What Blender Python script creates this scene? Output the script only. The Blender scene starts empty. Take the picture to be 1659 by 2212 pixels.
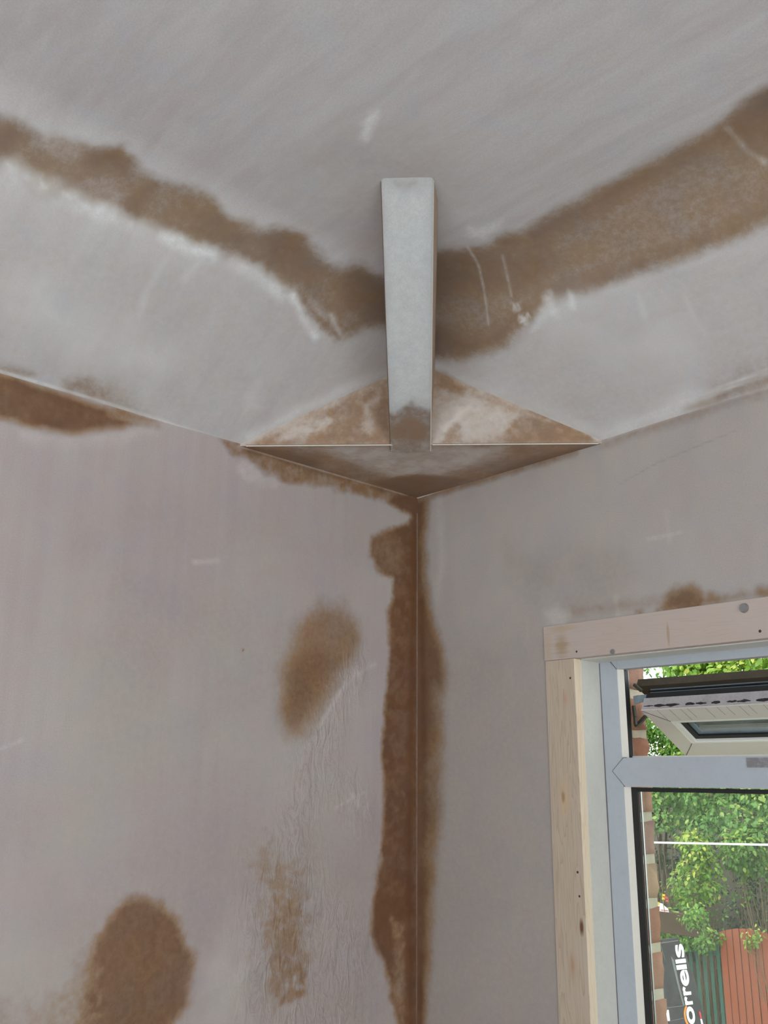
import bpy, bmesh, math, random
import numpy as np
from mathutils import Matrix, Vector

S = bpy.context.scene
COL = S.collection
random.seed(7)

# ------------------------------------------------------------------ camera
cam_data = bpy.data.cameras.new('camera')
cam = bpy.data.objects.new('camera', cam_data)
COL.objects.link(cam)
cam_data.sensor_fit = 'HORIZONTAL'
cam_data.sensor_width = 36.0
cam_data.lens = 36.0 * 1990.0 / 1659.0
cam_data.clip_start = 0.02
cam_data.clip_end = 200.0
cr, cu, cf = Vector((.6792, .7339, .0113)), Vector((.1976, -.1976, .9602)), Vector((-.7069, .6499, .2792))
cf.normalize()
cr = (cr - cf * cr.dot(cf)).normalized()
cu = cr.cross(cf)
M = Matrix((cr, cu, -cf)).transposed().to_4x4()
M.translation = Vector((1.4051, -1.3936, -.6128))
cam.matrix_world = M
S.camera = cam

# ------------------------------------------------------------------ daylight
world = bpy.data.worlds.new('overcast_sky')
S.world = world
world.use_nodes = True
wn = world.node_tree.nodes
wn['Background'].inputs['Color'].default_value = (.93, .97, 1.0, 1)
wn['Background'].inputs['Strength'].default_value = 2.6


def area(name, loc, rot, sx, sy, power, color):
    d = bpy.data.lights.new(name, 'AREA')
    d.shape = 'RECTANGLE'
    d.size, d.size_y = sx, sy
    d.energy = power
    d.color = color
    o = bpy.data.objects.new(name, d)
    COL.objects.link(o)
    o.location = loc
    o.rotation_euler = rot
    return o


# area lamps added in two unseen window openings, tilted up as ceiling fill
area('fill_front_opening', (1.75, -3.36, -.62), (math.radians(150), 0, 0), 2.3, 1.25, 16, (.93, .97, 1.0))
area('fill_right_opening', (3.36, -1.9, -.62), (math.radians(150), 0, math.radians(90)), 2.0, 1.25, 33, (.93, .97, 1.0))

S.view_settings.view_transform = 'Standard'
S.view_settings.look = 'None'
S.view_settings.gamma = 1.0
S.view_settings.use_curve_mapping = False
S.view_settings.exposure = 0.0

# ------------------------------------------------------------------ helpers


def tag(o, label=None, cat=None, kind=None, group=None):
    if label: o['label'] = label
    if cat: o['category'] = cat
    if kind: o['kind'] = kind
    if group: o['group'] = group
    return o


def empty(name, loc=(0, 0, 0)):
    o = bpy.data.objects.new(name, None)
    o.empty_display_size = .1
    COL.objects.link(o)
    o.location = loc
    return o


def link(name, me, mat=None, parent=None):
    o = bpy.data.objects.new(name, me)
    COL.objects.link(o)
    if mat and not me.materials: me.materials.append(mat)
    if parent:
        o.parent = parent
        o.matrix_parent_inverse = Matrix.Translation(-Vector(parent.location)) if parent.parent is None else Matrix.Identity(4)
    return o


def mesh(name, v, f, mat=None, parent=None, smooth=False):
    me = bpy.data.meshes.new(name)
    me.from_pydata([tuple(p) for p in v], [], f)
    me.update()
    if smooth: me.polygons.foreach_set('use_smooth', [True] * len(me.polygons))
    return link(name, me, mat, parent)


class MB:
    def __init__(self): self.v, self.f = [], []

    def add(self, v, f):
        k = len(self.v)
        self.v += [tuple(p) for p in v]
        self.f += [tuple(i + k for i in q) for q in f]
        return self

    def hexa(self, p):  # 8 corners: bottom ring then top ring
        return self.add(p, [(3, 2, 1, 0), (4, 5, 6, 7), (0, 1, 5, 4), (1, 2, 6, 5), (2, 3, 7, 6), (3, 0, 4, 7)])

    def box(self, x0, x1, y0, y1, z0, z1):
        return self.hexa([(x0, y0, z0), (x1, y0, z0), (x1, y1, z0), (x0, y1, z0), (x0, y0, z1), (x1, y0, z1), (x1, y1, z1), (x0, y1, z1)])

    def prism(self, poly, a, b):  # poly: 3D points, offset vectors a..b
        n = len(poly)
        v = [tuple(Vector(p) + Vector(a)) for p in poly] + [tuple(Vector(p) + Vector(b)) for p in poly]
        f = [tuple(range(n))[::-1], tuple(range(n, 2 * n))] + [(i, (i + 1) % n, n + (i + 1) % n, n + i) for i in range(n)]
        return self.add(v, f)

    def tube(self, pts, r, n=6, r1=None):
        pts = [Vector(p) for p in pts]
        rings = []
        k0 = len(self.v)
        for i, p in enumerate(pts):
            d = (pts[min(i + 1, len(pts) - 1)] - pts[max(i - 1, 0)]).normalized()
            a = d.orthogonal().normalized() if i == 0 else (a - d * a.dot(d)).normalized()
            b = d.cross(a)
            rr = r if r1 is None else r + (r1 - r) * i / (len(pts) - 1)
            for k in range(n):
                t = 2 * math.pi * k / n
                self.v.append(tuple(p + (a * math.cos(t) + b * math.sin(t)) * rr))
        for i in range(len(pts) - 1):
            for k in range(n):
                q = k0 + i * n
                self.f.append((q + k, q + (k + 1) % n, q + n + (k + 1) % n, q + n + k))
        self.f.append(tuple(range(k0, k0 + n))[::-1])
        e = k0 + (len(pts) - 1) * n
        self.f.append(tuple(range(e, e + n)))
        return self

    def disc(self, c, nrm, r, h, n=14):
        c, nrm = Vector(c), Vector(nrm).normalized()
        return self.tube([c, c + nrm * h * .6, c + nrm * h], r, n, r * .8)

    def build(self, name, mat=None, parent=None, bevel=0, smooth=False, seg=2):
        o = mesh(name, self.v, self.f, mat, parent, smooth)
        bm = bmesh.new()
        bm.from_mesh(o.data)
        bmesh.ops.recalc_face_normals(bm, faces=bm.faces)
        if bevel:
            bmesh.ops.bevel(bm, geom=bm.edges[:] + bm.verts[:], offset=bevel, segments=seg, affect='EDGES', profile=.6)
        bm.to_mesh(o.data)
        bm.free()
        return o


# ------------------------------------------------------------------ materials


def new_mat(name):
    m = bpy.data.materials.new(name)
    m.use_nodes = True
    nt = m.node_tree
    return m, nt, nt.nodes['Principled BSDF']


def N(nt, t, **kw):
    n = nt.nodes.new(t)
    for k, v in kw.items(): setattr(n, k, v)
    return n


def setin(nt, n, name, v):
    s = n.inputs[name]
    if hasattr(v, 'is_output'): nt.links.new(v, s)
    else: s.default_value = v


def math_n(nt, op, a, b=0.0, c=None, clamp=False):
    n = N(nt, 'ShaderNodeMath', operation=op, use_clamp=clamp)
    setin(nt, n, 0, a)
    setin(nt, n, 1, b)
    if c is not None: setin(nt, n, 2, c)
    return n.outputs[0]


def mix_c(nt, fac, a, b, mode='MIX'):
    n = N(nt, 'ShaderNodeMix', data_type='RGBA', blend_type=mode)
    setin(nt, n, 0, fac)
    setin(nt, n, 6, a)
    setin(nt, n, 7, b)
    return n.outputs[2]


def noise(nt, vec, scale, detail=4, rough=.55, dist=0.0):
    n = N(nt, 'ShaderNodeTexNoise')
    setin(nt, n, 'Vector', vec)
    for k, v in (('Scale', scale), ('Detail', detail), ('Roughness', rough), ('Distortion', dist)): setin(nt, n, k, v)
    return n.outputs['Fac']


def remap(nt, v, a, b, c=0.0, d=1.0):
    n = N(nt, 'ShaderNodeMapRange', clamp=True)
    for k, q in ((0, v), (1, a), (2, b), (3, c), (4, d)): setin(nt, n, k, q)
    return n.outputs[0]


def coords(nt, scale=(1, 1, 1), rot=(0, 0, 0)):
    t = N(nt, 'ShaderNodeTexCoord')
    m = N(nt, 'ShaderNodeMapping')
    nt.links.new(t.outputs['Object'], m.inputs['Vector'])
    m.inputs['Scale'].default_value = scale
    m.inputs['Rotation'].default_value = rot
    return m.outputs[0]


def attr(nt, name):
    n = N(nt, 'ShaderNodeAttribute', attribute_name=name)
    return n.outputs['Fac']


def ramp(nt, fac, stops):
    n = N(nt, 'ShaderNodeValToRGB')
    setin(nt, n, 0, fac)
    el = n.color_ramp.elements
    while len(el) < len(stops): el.new(.5)
    for e, (p, c) in zip(el, stops):
        e.position = p
        e.color = (*c, 1)
    return n.outputs[0]


def bump(nt, bsdf, h, strength, dist):
    n = N(nt, 'ShaderNodeBump')
    setin(nt, n, 'Height', h)
    n.inputs['Strength'].default_value = strength
    n.inputs['Distance'].default_value = dist
    nt.links.new(n.outputs[0], bsdf.inputs['Normal'])


def plaster(name, streak, dry=(.60, .55, .54), dry2=(.645, .615, .585), damp=(.215, .112, .058), streak_amt=.5, mid_damp=(.50, .385, .30), rot=(0, 0, 0)):
    """drying gypsum skim: pinkish grey where dry, brown where still damp (vertex mask d, which also holds painted shade), lime-pale where scraped (p)"""
    m, nt, b = new_mat(name)
    rel = lambda *c: tuple(c[i] * dry[i] / (.60, .55, .54)[i] for i in range(3)) + (1,)
    vec = coords(nt)
    sv = coords(nt, streak, rot)
    d0 = attr(nt, 'd')
    pale = attr(nt, 'p')
    rough = attr(nt, 'r')
    big = noise(nt, vec, 3.2, 5, .6, .4)
    mid = noise(nt, vec, 14, 5, .62, .6)
    fine = noise(nt, vec, 95, 4, .65)
    grit = noise(nt, vec, 420, 2, .6)
    st = noise(nt, sv, 1.0, 5, .6, .3)
    base = mix_c(nt, remap(nt, big, .35, .65), (*dry, 1), (*dry2, 1))
    base = mix_c(nt, remap(nt, mid, .42, .70, 0, .62), base, rel(.66, .575, .53))
    base = mix_c(nt, remap(nt, mid, .47, .28, 0, .55), base, rel(.585, .56, .585))
    base = mix_c(nt, remap(nt, st, .45, .72, 0, streak_amt), base, rel(.69, .665, .64))
    base = mix_c(nt, remap(nt, st, .48, .28, 0, streak_amt * .8), base, rel(.56, .49, .465))
    # damp edge broken up by fine grain
    q = math_n(nt, 'MULTIPLY', d0, math_n(nt, 'SUBTRACT', 1.0, d0))
    g = math_n(nt, 'ADD', math_n(nt, 'SUBTRACT', fine, .5), math_n(nt, 'MULTIPLY', math_n(nt, 'SUBTRACT', grit, .5), .8))
    g = math_n(nt, 'ADD', g, math_n(nt, 'MULTIPLY', math_n(nt, 'SUBTRACT', st, .5), .8))
    d1 = math_n(nt, 'ADD', d0, math_n(nt, 'MULTIPLY', math_n(nt, 'MULTIPLY', q, g), 2.2), clamp=True)
    f = lambda t: tuple(dry[i] * (1 - t) + damp[i] * t for i in range(3))
    damp_shade = ramp(nt, d1, [(0, (1, 1, 1)), (.12, (.885, .87, .85)), (.38, tuple((x + .55) / 1.55 for x in mid_damp)), (.66, mid_damp), (1, tuple(damp[i] / dry[i] for i in range(3)))])  # low stop kept greyish so shade painted through d looks less brown
    col = mix_c(nt, 1.0, base, damp_shade, 'MULTIPLY')
    hue = noise(nt, vec, 11, 4, .6, .5)
    tint = mix_c(nt, remap(nt, hue, .40, .62), (1.10, .98, .80, 1), (.97, 1.0, 1.15, 1))
    col = mix_c(nt, remap(nt, d1, .25, .7, 0, .55), col, mix_c(nt, 1.0, col, tint, 'MULTIPLY'))
    # damp cloudiness
    cl = math_n(nt, 'MULTIPLY', remap(nt, mid, .42, .66), remap(nt, d1, .35, .8, 0, .20))
    col = mix_c(nt, cl, col, rel(.36, .24, .165))
    pf = math_n(nt, 'MULTIPLY', pale, remap(nt, fine, .25, .6, .45, 1.0), clamp=True)
    col = mix_c(nt, pf, col, rel(.92, .90, .86))
    v = math_n(nt, 'ADD', math_n(nt, 'MULTIPLY', math_n(nt, 'SUBTRACT', grit, .5), .30), 1.0)
    vv = N(nt, 'ShaderNodeCombineColor')
    for i in range(3): nt.links.new(v, vv.inputs[i])
    col = mix_c(nt, 1.0, col, vv.outputs[0], 'MULTIPLY')
    nt.links.new(col, b.inputs['Base Color'])
    nt.links.new(remap(nt, d1, 0, 1, .78, .52), b.inputs['Roughness'])
    b.inputs['Specular IOR Level'].default_value = .3
    wr = noise(nt, coords(nt, (22, 22, 9), (0, 0, 0)), 2.4, 4, .55, 1.2)
    crease = math_n(nt, 'MULTIPLY', remap(nt, math_n(nt, 'ABSOLUTE', math_n(nt, 'SUBTRACT', wr, .5)), .035, 0.0), rough)
    col = mix_c(nt, math_n(nt, 'MULTIPLY', crease, .42), col, rel(.42, .33, .26))  # wrinkle shading put into the colour as dark crease lines
    nt.links.new(col, b.inputs['Base Color'])
    h = math_n(nt, 'ADD', math_n(nt, 'MULTIPLY', st, .5), math_n(nt, 'MULTIPLY', fine, .25))
    h = math_n(nt, 'ADD', h, math_n(nt, 'MULTIPLY', math_n(nt, 'MULTIPLY', wr, rough), 9.0))
    bump(nt, b, h, .55, .0012)
    return m


def paint(name, c, rough=.5, dirt=.15, scale=20, metal=0.0, dirt_c=None, bumpy=0):
    m, nt, b = new_mat(name)
    vec = coords(nt)
    n1 = noise(nt, vec, scale, 5, .65)
    n2 = noise(nt, vec, scale * 9, 3, .6)
    dc = dirt_c or tuple(x * .55 for x in c)
    col = mix_c(nt, remap(nt, n1, .45, .8, 0, dirt), (*c, 1), (*dc, 1))
    col = mix_c(nt, remap(nt, n2, .5, .8, 0, dirt * .8), col, (*dc, 1))
    nt.links.new(col, b.inputs['Base Color'])
    b.inputs['Roughness'].default_value = rough
    b.inputs['Metallic'].default_value = metal
    if bumpy: bump(nt, b, n2, .6, bumpy)
    return m


def wood(name, axis, light, dark, smear=0.0, knots=(), stains=()):
    """pine: long stretched grain, knots at given points, plaster smear"""
    m, nt, b = new_mat(name)
    sc = [26, 26, 26]
    sc[axis] = 1.6
    sv = coords(nt, tuple(sc))
    n1 = noise(nt, sv, 1.4, 3, .5, .5)
    rings = math_n(nt, 'FRACT', math_n(nt, 'MULTIPLY', n1, 16.0))
    rings = math_n(nt, 'POWER', rings, 3.0)
    sc2 = [220, 220, 220]
    sc2[axis] = 6
    fib = noise(nt, coords(nt, tuple(sc2)), 1, 3, .6)
    col = mix_c(nt, remap(nt, rings, 0, 1, 0, .8), (*light, 1), (*dark, 1))
    col = mix_c(nt, remap(nt, fib, .4, .8, 0, .3), col, (*dark, 1))
    vec = coords(nt)
    if smear:
        s = noise(nt, vec, 9, 5, .6)
        col = mix_c(nt, remap(nt, s, .25, .6, smear * .55, smear), col, (.52, .445, .41, 1))
    for (p, r, c, a, fe) in list(stains) + list(knots):
        dn = N(nt, 'ShaderNodeVectorMath', operation='DISTANCE')
        mp = N(nt, 'ShaderNodeMapping')
        nt.links.new(vec, mp.inputs['Vector'])
        mp.inputs['Scale'].default_value = tuple(1 / x for x in r)
        mp.inputs['Location'].default_value = tuple(-p[i] / r[i] for i in range(3))
        nt.links.new(mp.outputs[0], dn.inputs[0])
        dn.inputs[1].default_value = (0, 0, 0)
        dd = math_n(nt, 'ADD', dn.outputs['Value'], math_n(nt, 'MULTIPLY', math_n(nt, 'SUBTRACT', fib, .5), fe * 1.6))
        col = mix_c(nt, remap(nt, dd, 1.0, 1.0 - fe, 0, a), col, (*c, 1))
    nt.links.new(col, b.inputs['Base Color'])
    b.inputs['Roughness'].default_value = .6
    bump(nt, b, fib, .25, .0006)
    return m


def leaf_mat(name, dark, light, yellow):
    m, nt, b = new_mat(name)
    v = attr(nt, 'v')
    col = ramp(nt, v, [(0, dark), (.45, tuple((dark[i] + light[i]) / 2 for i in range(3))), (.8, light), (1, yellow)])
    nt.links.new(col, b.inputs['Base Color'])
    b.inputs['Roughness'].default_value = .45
    tr = N(nt, 'ShaderNodeBsdfTranslucent')
    nt.links.new(col, tr.inputs['Color'])
    mx = N(nt, 'ShaderNodeMixShader')
    mx.inputs[0].default_value = .4
    nt.links.new(b.outputs[0], mx.inputs[1])
    nt.links.new(tr.outputs[0], mx.inputs[2])
    nt.links.new(mx.outputs[0], nt.nodes['Material Output'].inputs['Surface'])
    return m


def glass_mat(name, dust):
    m, nt, b = new_mat(name)
    out = nt.nodes['Material Output']
    t = N(nt, 'ShaderNodeBsdfTransparent')
    t.inputs[0].default_value = (.94, .97, .955, 1)
    g = N(nt, 'ShaderNodeBsdfGlossy')
    g.inputs['Roughness'].default_value = .02
    fr = N(nt, 'ShaderNodeFresnel')
    fr.inputs[0].default_value = 1.45
    m1 = N(nt, 'ShaderNodeMixShader')
    nt.links.new(fr.outputs[0], m1.inputs[0])
    nt.links.new(t.outputs[0], m1.inputs[1])
    nt.links.new(g.outputs[0], m1.inputs[2])
    d = N(nt, 'ShaderNodeBsdfTranslucent')
    d.inputs[0].default_value = (.8, .82, .8, 1)
    n = noise(nt, coords(nt, (7, 7, 3.0)), 3, 6, .7, .8)
    sp = noise(nt, coords(nt), 420, 2, .7)
    f = math_n(nt, 'ADD', remap(nt, n, .35, .75, dust * .35, dust), remap(nt, sp, .68, .8, 0, dust * 1.2))
    m2 = N(nt, 'ShaderNodeMixShader')
    nt.links.new(f, m2.inputs[0])
    nt.links.new(m1.outputs[0], m2.inputs[1])
    nt.links.new(d.outputs[0], m2.inputs[2])
    nt.links.new(m2.outputs[0], out.inputs['Surface'])
    return m


def metal(name, c, rough=.4): return paint(name, c, rough, .3, 60, 1.0)

STAINS_AND_SHADE = {
 'C': [
  ('p','d',0.13,60,20,100,0.3,0,[(0.983,-0.1928),(0.6477,-0.2166),(0.3286,-0.2054),(0.4898,-0.0006),(0.8866,-0.0032)]),  # right slope: shade painted into the colour against strong lamp light, no damp
  ('p','d',0.11,60,20,100,0.35,0,[(0.2293,-1.1034),(0.2582,-0.7675),(0.2471,-0.3452),(0.2044,-0.3056),(-0.005,-0.4933),(-0.0354,-0.9894)]),  # left slope: same painted shade, toning down the lamp-lit plaster
  ('p','d',0.13,90,30,120,0.6,0,[(0.5102,-0.7456),(0.593,-0.7145),(0.6569,-0.6541),(0.6884,-0.5868),(0.6034,-0.4933),(0.4835,-0.4179),(0.4295,-0.5135),(0.4173,-0.601),(0.4389,-0.682)]),
  ('p','d',0.1,70,30,120,0.6,0,[(0.0682,-0.5049),(0.1481,-0.3954),(0.2162,-0.2984),(0.1866,-0.2707),(0.1022,-0.3568),(0.0178,-0.4462)]),
  ('p','d',0.1,70,30,120,0.6,0,[(0.2568,-0.7329),(0.2643,-0.6313),(0.1986,-0.4379),(0.1352,-0.407),(0.1713,-0.5213)]),
  ('p','d',0.68,18,12,40,0.12,0,[(0.3098,-1.3029),(0.3093,-1.1928),(0.3134,-1.1167),(0.3182,-1.0835),(0.3155,-1.0578),(0.3124,-1.0183),(0.3356,-0.9642),(0.3599,-0.9317),(0.3346,-0.8932),(0.3386,-0.8432),(0.3428,-0.7908),(0.3287,-0.7319),(0.3282,-0.6793),(0.3497,-0.659),(0.3515,-0.6141),(0.33,-0.5585),(0.3296,-0.5075),(0.3562,-0.4889),(0.3515,-0.4288),(0.3223,-0.3812),(0.2802,-0.3529),(0.2649,-0.3848),(0.2398,-0.4072),(0.2291,-0.4311),(0.2394,-0.4722),(0.2602,-0.5208),(0.2707,-0.5595),(0.269,-0.5971),(0.2763,-0.6404),(0.2807,-0.6888),(0.2792,-0.7313),(0.2696,-0.775),(0.2659,-0.8208),(0.2648,-0.8588),(0.274,-0.8941),(0.2649,-0.9251),(0.2664,-0.9609),(0.263,-0.9997),(0.269,-1.0223),(0.2726,-1.0495),(0.2625,-1.094),(0.2577,-1.1835),(0.2588,-1.2867)]),
  ('p','d',0.88,22,12,30,0.25,0,[(0.3186,-0.6855),(0.3497,-0.659),(0.3515,-0.6141),(0.3241,-0.5536),(0.2884,-0.5439),(0.2861,-0.5718),(0.2901,-0.6135),(0.2882,-0.6493)]),
  ('p','d',0.85,22,12,30,0.25,0,[(0.3239,-0.5333),(0.3562,-0.4889),(0.3504,-0.4189),(0.2869,-0.3591),(0.272,-0.4024),(0.2833,-0.4672)]),
  ('p','d',0.85,16,10,30,0.25,0,[(0.3118,-1.1043),(0.3147,-1.0635),(0.3082,-1.0417),(0.2799,-1.053),(0.2668,-1.0838)]),
  ('p','d',0.88,16,8,30,0.25,0,[(0.326,-0.966),(0.3559,-0.9331),(0.344,-0.9055),(0.3203,-0.9067),(0.3194,-0.9312),(0.3048,-0.9439),(0.3101,-0.9606)]),
  ('p','d',0.86,16,10,30,0.25,0,[(0.2908,-0.893),(0.3097,-0.8784),(0.3247,-0.8577),(0.2936,-0.8535),(0.2726,-0.8559),(0.2762,-0.8806)]),
  ('p','d',0.8,14,10,30,0.25,0,[(0.3189,-0.8075),(0.3288,-0.7489),(0.3172,-0.6889),(0.2882,-0.6493),(0.2839,-0.6999),(0.2826,-0.7505),(0.2781,-0.7805)]),
  ('p','d',0.4,14,14,40,0.4,0,[(0.2987,-0.9509),(0.3079,-0.9138),(0.292,-0.89),(0.2743,-0.9016),(0.2702,-0.928),(0.2788,-0.9538)]),
  ('p','d',0.4,12,10,40,0.4,0,[(0.3101,-1.0236),(0.3261,-0.9728),(0.309,-0.9703),(0.3001,-1.0055)]),
  ('l','d',0.7,6,5,14,0.2,5,[(0.2664,-0.556),(0.2432,-0.486),(0.2291,-0.4311)]),
  ('p','d',0.62,22,9,50,0.06,0,[(0.4618,-0.4305),(0.4967,-0.4041),(0.5453,-0.3733),(0.5988,-0.356),(0.6693,-0.3645),(0.7362,-0.3626),(0.7943,-0.3657),(0.8462,-0.3641),(0.9021,-0.3624),(0.9464,-0.3697),(0.9781,-0.3811),(1.0177,-0.3879),(1.0525,-0.3859),(1.1703,-0.373),(1.2624,-0.3691),(1.2159,-0.2256),(1.111,-0.2235),(0.9741,-0.2255),(0.9339,-0.2259),(0.8896,-0.2198),(0.8176,-0.2226),(0.7588,-0.229),(0.6946,-0.2328),(0.6449,-0.2373),(0.6121,-0.2424),(0.576,-0.2447),(0.5335,-0.2407),(0.4917,-0.2271),(0.4481,-0.2129),(0.3999,-0.2079),(0.3592,-0.2133),(0.3226,-0.2244),(0.2802,-0.246)]),
  ('l','d',0.86,26,8,40,0.2,14,[(0.5697,-0.3673),(0.5997,-0.3455),(0.6792,-0.3542),(0.7457,-0.3526),(0.8093,-0.3531),(0.8764,-0.3542),(0.9374,-0.3526),(0.9965,-0.3679),(1.0438,-0.3663)]),
  ('l','d',0.82,16,6,30,0.2,8,[(0.4893,-0.2365),(0.5832,-0.2538),(0.6653,-0.2407),(0.7626,-0.2347),(0.85,-0.2264),(0.9226,-0.2289),(0.9755,-0.2281)]),
  ('p','d',0.85,30,12,40,0.25,0,[(0.4568,-0.4255),(0.5,-0.3907),(0.5469,-0.3519),(0.5564,-0.316),(0.5034,-0.2894),(0.4327,-0.3175),(0.3615,-0.3285)]),
  ('p','d',0.86,18,8,30,0.25,0,[(0.3236,-0.29),(0.3671,-0.2469),(0.4238,-0.235),(0.4679,-0.236),(0.4257,-0.2121),(0.3711,-0.2136),(0.3239,-0.2258),(0.2822,-0.2481)]),
  ('p','d',0.9,20,8,30,0.2,0,[(0.942,-0.3612),(1.0063,-0.388),(1.0508,-0.382),(1.009,-0.2921),(0.9685,-0.2993),(0.9398,-0.3068)]),
  ('p','d',0.84,18,10,30,0.3,0,[(0.549,-0.3191),(0.6179,-0.321),(0.6208,-0.2895),(0.5612,-0.2746),(0.5083,-0.2711),(0.5214,-0.2985)]),
  ('p','d',0.6,12,6,40,0.3,0,[(0.0129,-0.9826),(0.0129,-0.9398),(0.017,-0.8974),(0.0118,-0.8835),(0.0006,-0.9341),(-0.0038,-0.9751)]),
  ('p','d',0.55,14,8,30,0.4,0,[(0.0164,-0.8351),(0.032,-0.8033),(0.0237,-0.757),(0.0047,-0.72),(-0.0075,-0.686),(-0.0034,-0.7327),(-0.0016,-0.793),(-0.0014,-0.8257)]),
  ('p','d',0.3,25,10,40,0.3,0,[(0.0405,-0.7709),(0.0166,-0.7095),(-0.0031,-0.6705),(-0.0081,-0.7035),(0.0033,-0.7538)]),
  ('p','d',0.62,12,5,40,0.25,0,[(0.665,-0.0064),(0.7237,-0.0176),(0.7738,-0.0192),(0.8671,-0.0217),(0.8566,-0.0017),(0.8117,-0.004),(0.765,-0.0039),(0.7053,-0.0013)]),
  ('p','d',0.3,20,8,40,0.3,0,[(0.7183,-0.0363),(0.7849,-0.0384),(0.8791,-0.0444),(0.8654,-0.0184),(0.7746,-0.0206),(0.7167,-0.0199)]),
  ('p','d',0.62,7,5,25,0.3,0,[(0.2651,-0.2179),(0.2867,-0.2057),(0.3075,-0.1697),(0.2914,-0.1654),(0.2702,-0.1949),(0.2545,-0.2071)]),
  ('l','d',0.55,6,4,25,0.3,3,[(0.2681,-0.2121),(0.3054,-0.1675)]),
  ('l','d',0.28,14,5,30,0.4,6,[(0.3054,-0.1675),(0.3669,-0.1182),(0.4314,-0.062),(0.4843,-0.0071)]),
  ('l','p',0.9,9,6,20,0.3,5,[(0.26,-0.5559),(0.2334,-0.5143),(0.215,-0.4731)]),
  ('l','p',0.7,7,4,20,0.3,2,[(0.2568,-0.471),(0.2346,-0.4304)]),
  ('l','p',0.7,12,8,25,0.4,7,[(0.2676,-1.0471),(0.2614,-1.0185),(0.2634,-0.973),(0.2585,-0.9215)]),
  ('l','p',0.6,12,8,25,0.4,6,[(0.2604,-0.9118),(0.262,-0.8571),(0.2653,-0.8046)]),
  ('l','p',0.9,10,6,20,0.3,8,[(0.2625,-0.8028),(0.2636,-0.7628),(0.2666,-0.7225)]),
  ('l','p',0.6,12,8,25,0.4,7,[(0.272,-0.6825),(0.2673,-0.6336),(0.2531,-0.5751)]),
  ('p','p',0.75,7,5,14,0.3,0,[(0.623,-0.7201),(0.6545,-0.7214),(0.6344,-0.708),(0.5976,-0.6891),(0.5946,-0.6991)]),
  ('p','p',0.8,8,6,14,0.3,0,[(0.555,-0.2488),(0.572,-0.2543),(0.5637,-0.2168),(0.5549,-0.2118),(0.5448,-0.2239),(0.5204,-0.2121),(0.4994,-0.2114),(0.5296,-0.2297)]),
  ('p','p',0.85,6,4,14,0.3,0,[(0.6021,-0.244),(0.608,-0.2321),(0.594,-0.215),(0.5859,-0.2206)]),
  ('p','p',0.8,6,6,7,0.3,0,[(0.4964,-0.2633),(0.5096,-0.2582),(0.5012,-0.2506),(0.4907,-0.2529)]),
  ('p','p',0.8,6,6,7,0.3,0,[(0.4952,-0.2411),(0.5103,-0.237),(0.5007,-0.228),(0.4892,-0.2315)]),
  ('p','p',0.6,10,8,20,0.4,0,[(0.5546,-0.4395),(0.5997,-0.4141),(0.579,-0.3954),(0.5482,-0.3993),(0.538,-0.4157)]),
  ('l','p',0.55,3,1,10,0.3,1.2,[(0.5181,-0.4016),(0.4948,-0.3446),(0.4598,-0.29),(0.4314,-0.2497)]),
  ('l','p',0.35,3,1,10,0.3,1.2,[(0.545,-0.3438),(0.5044,-0.2726)]),
  ('l','p',0.55,3,1,20,0.3,1.4,[(0.5068,-0.0099),(0.5985,-0.0159),(0.691,-0.0198),(0.777,-0.0247),(0.8709,-0.0289)]),
  ('l','p',0.5,3,1,20,0.3,1.2,[(0.5216,-0.0025),(0.5939,-0.0091),(0.6874,-0.014),(0.7734,-0.0186),(0.8671,-0.0217)]),
  ('l','p',0.45,18,6,40,0.3,12,[(0.2681,-0.2121),(0.3338,-0.1465),(0.4283,-0.0581),(0.4927,-0.0046),(0.595,-0.0106),(0.7074,-0.0187)]),
  ('l','p',0.5,16,6,40,0.3,10,[(0.0169,-0.467),(0.0862,-0.4116),(0.1612,-0.3377),(0.2052,-0.2881)]),
  ('l','p',0.8,4,1,20,0.2,1.6,[(0.0027,-0.935),(0.0031,-0.8597),(0.0027,-0.7788),(0.0007,-0.6637),(-0.0013,-0.577),(-0.0041,-0.5044)]),
  ('l','p',0.35,40,15,60,0.4,30,[(0.12,-0.9484),(0.096,-0.8466),(0.09,-0.7193)]),
  ('l','p',0.3,60,20,60,0.4,40,[(0.5836,-0.1927),(0.6501,-0.1186),(0.6996,-0.1009)]),
  ('l','p',0.3,8,5,40,0.4,3,[(0.245,-0.7835),(0.1913,-0.7904),(0.1428,-0.7772)]),
  ('l','p',0.35,8,5,40,0.4,3,[(0.2555,-0.7363),(0.223,-0.7442)]),
  ('p','p',0.4,14,8,30,0.4,0,[(0.0884,-0.53),(0.1145,-0.5188),(0.0733,-0.4879),(0.0478,-0.5106)]),
  ('l','p',0.4,5,3,20,0.4,2,[(0.9485,-0.361),(0.9505,-0.3139),(0.9618,-0.2872)]),
  ('l','p',0.3,8,5,30,0.4,4,[(0.7685,-0.1694),(0.7621,-0.1337),(0.7635,-0.1098)]),
  ('l','p',0.3,8,5,30,0.4,4,[(0.7027,-0.1951),(0.6909,-0.1526)]),
 ],
 'B': [
  ('p','d',0.17,120,30,100,0.4,0,[(0.0249,-0.7149),(0.3389,-0.6613),(0.3468,-1.0834),(-0.0007,-1.1562)]),  # weaker light low on this wall, painted in as a darker tone
  ('p','d',0.13,120,30,100,0.4,0,[(-0.0167,-0.2889),(0.3315,-0.3715),(0.3287,-1.0667),(-0.0133,-1.1354)]),  # upper step of the same painted shade gradient
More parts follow.
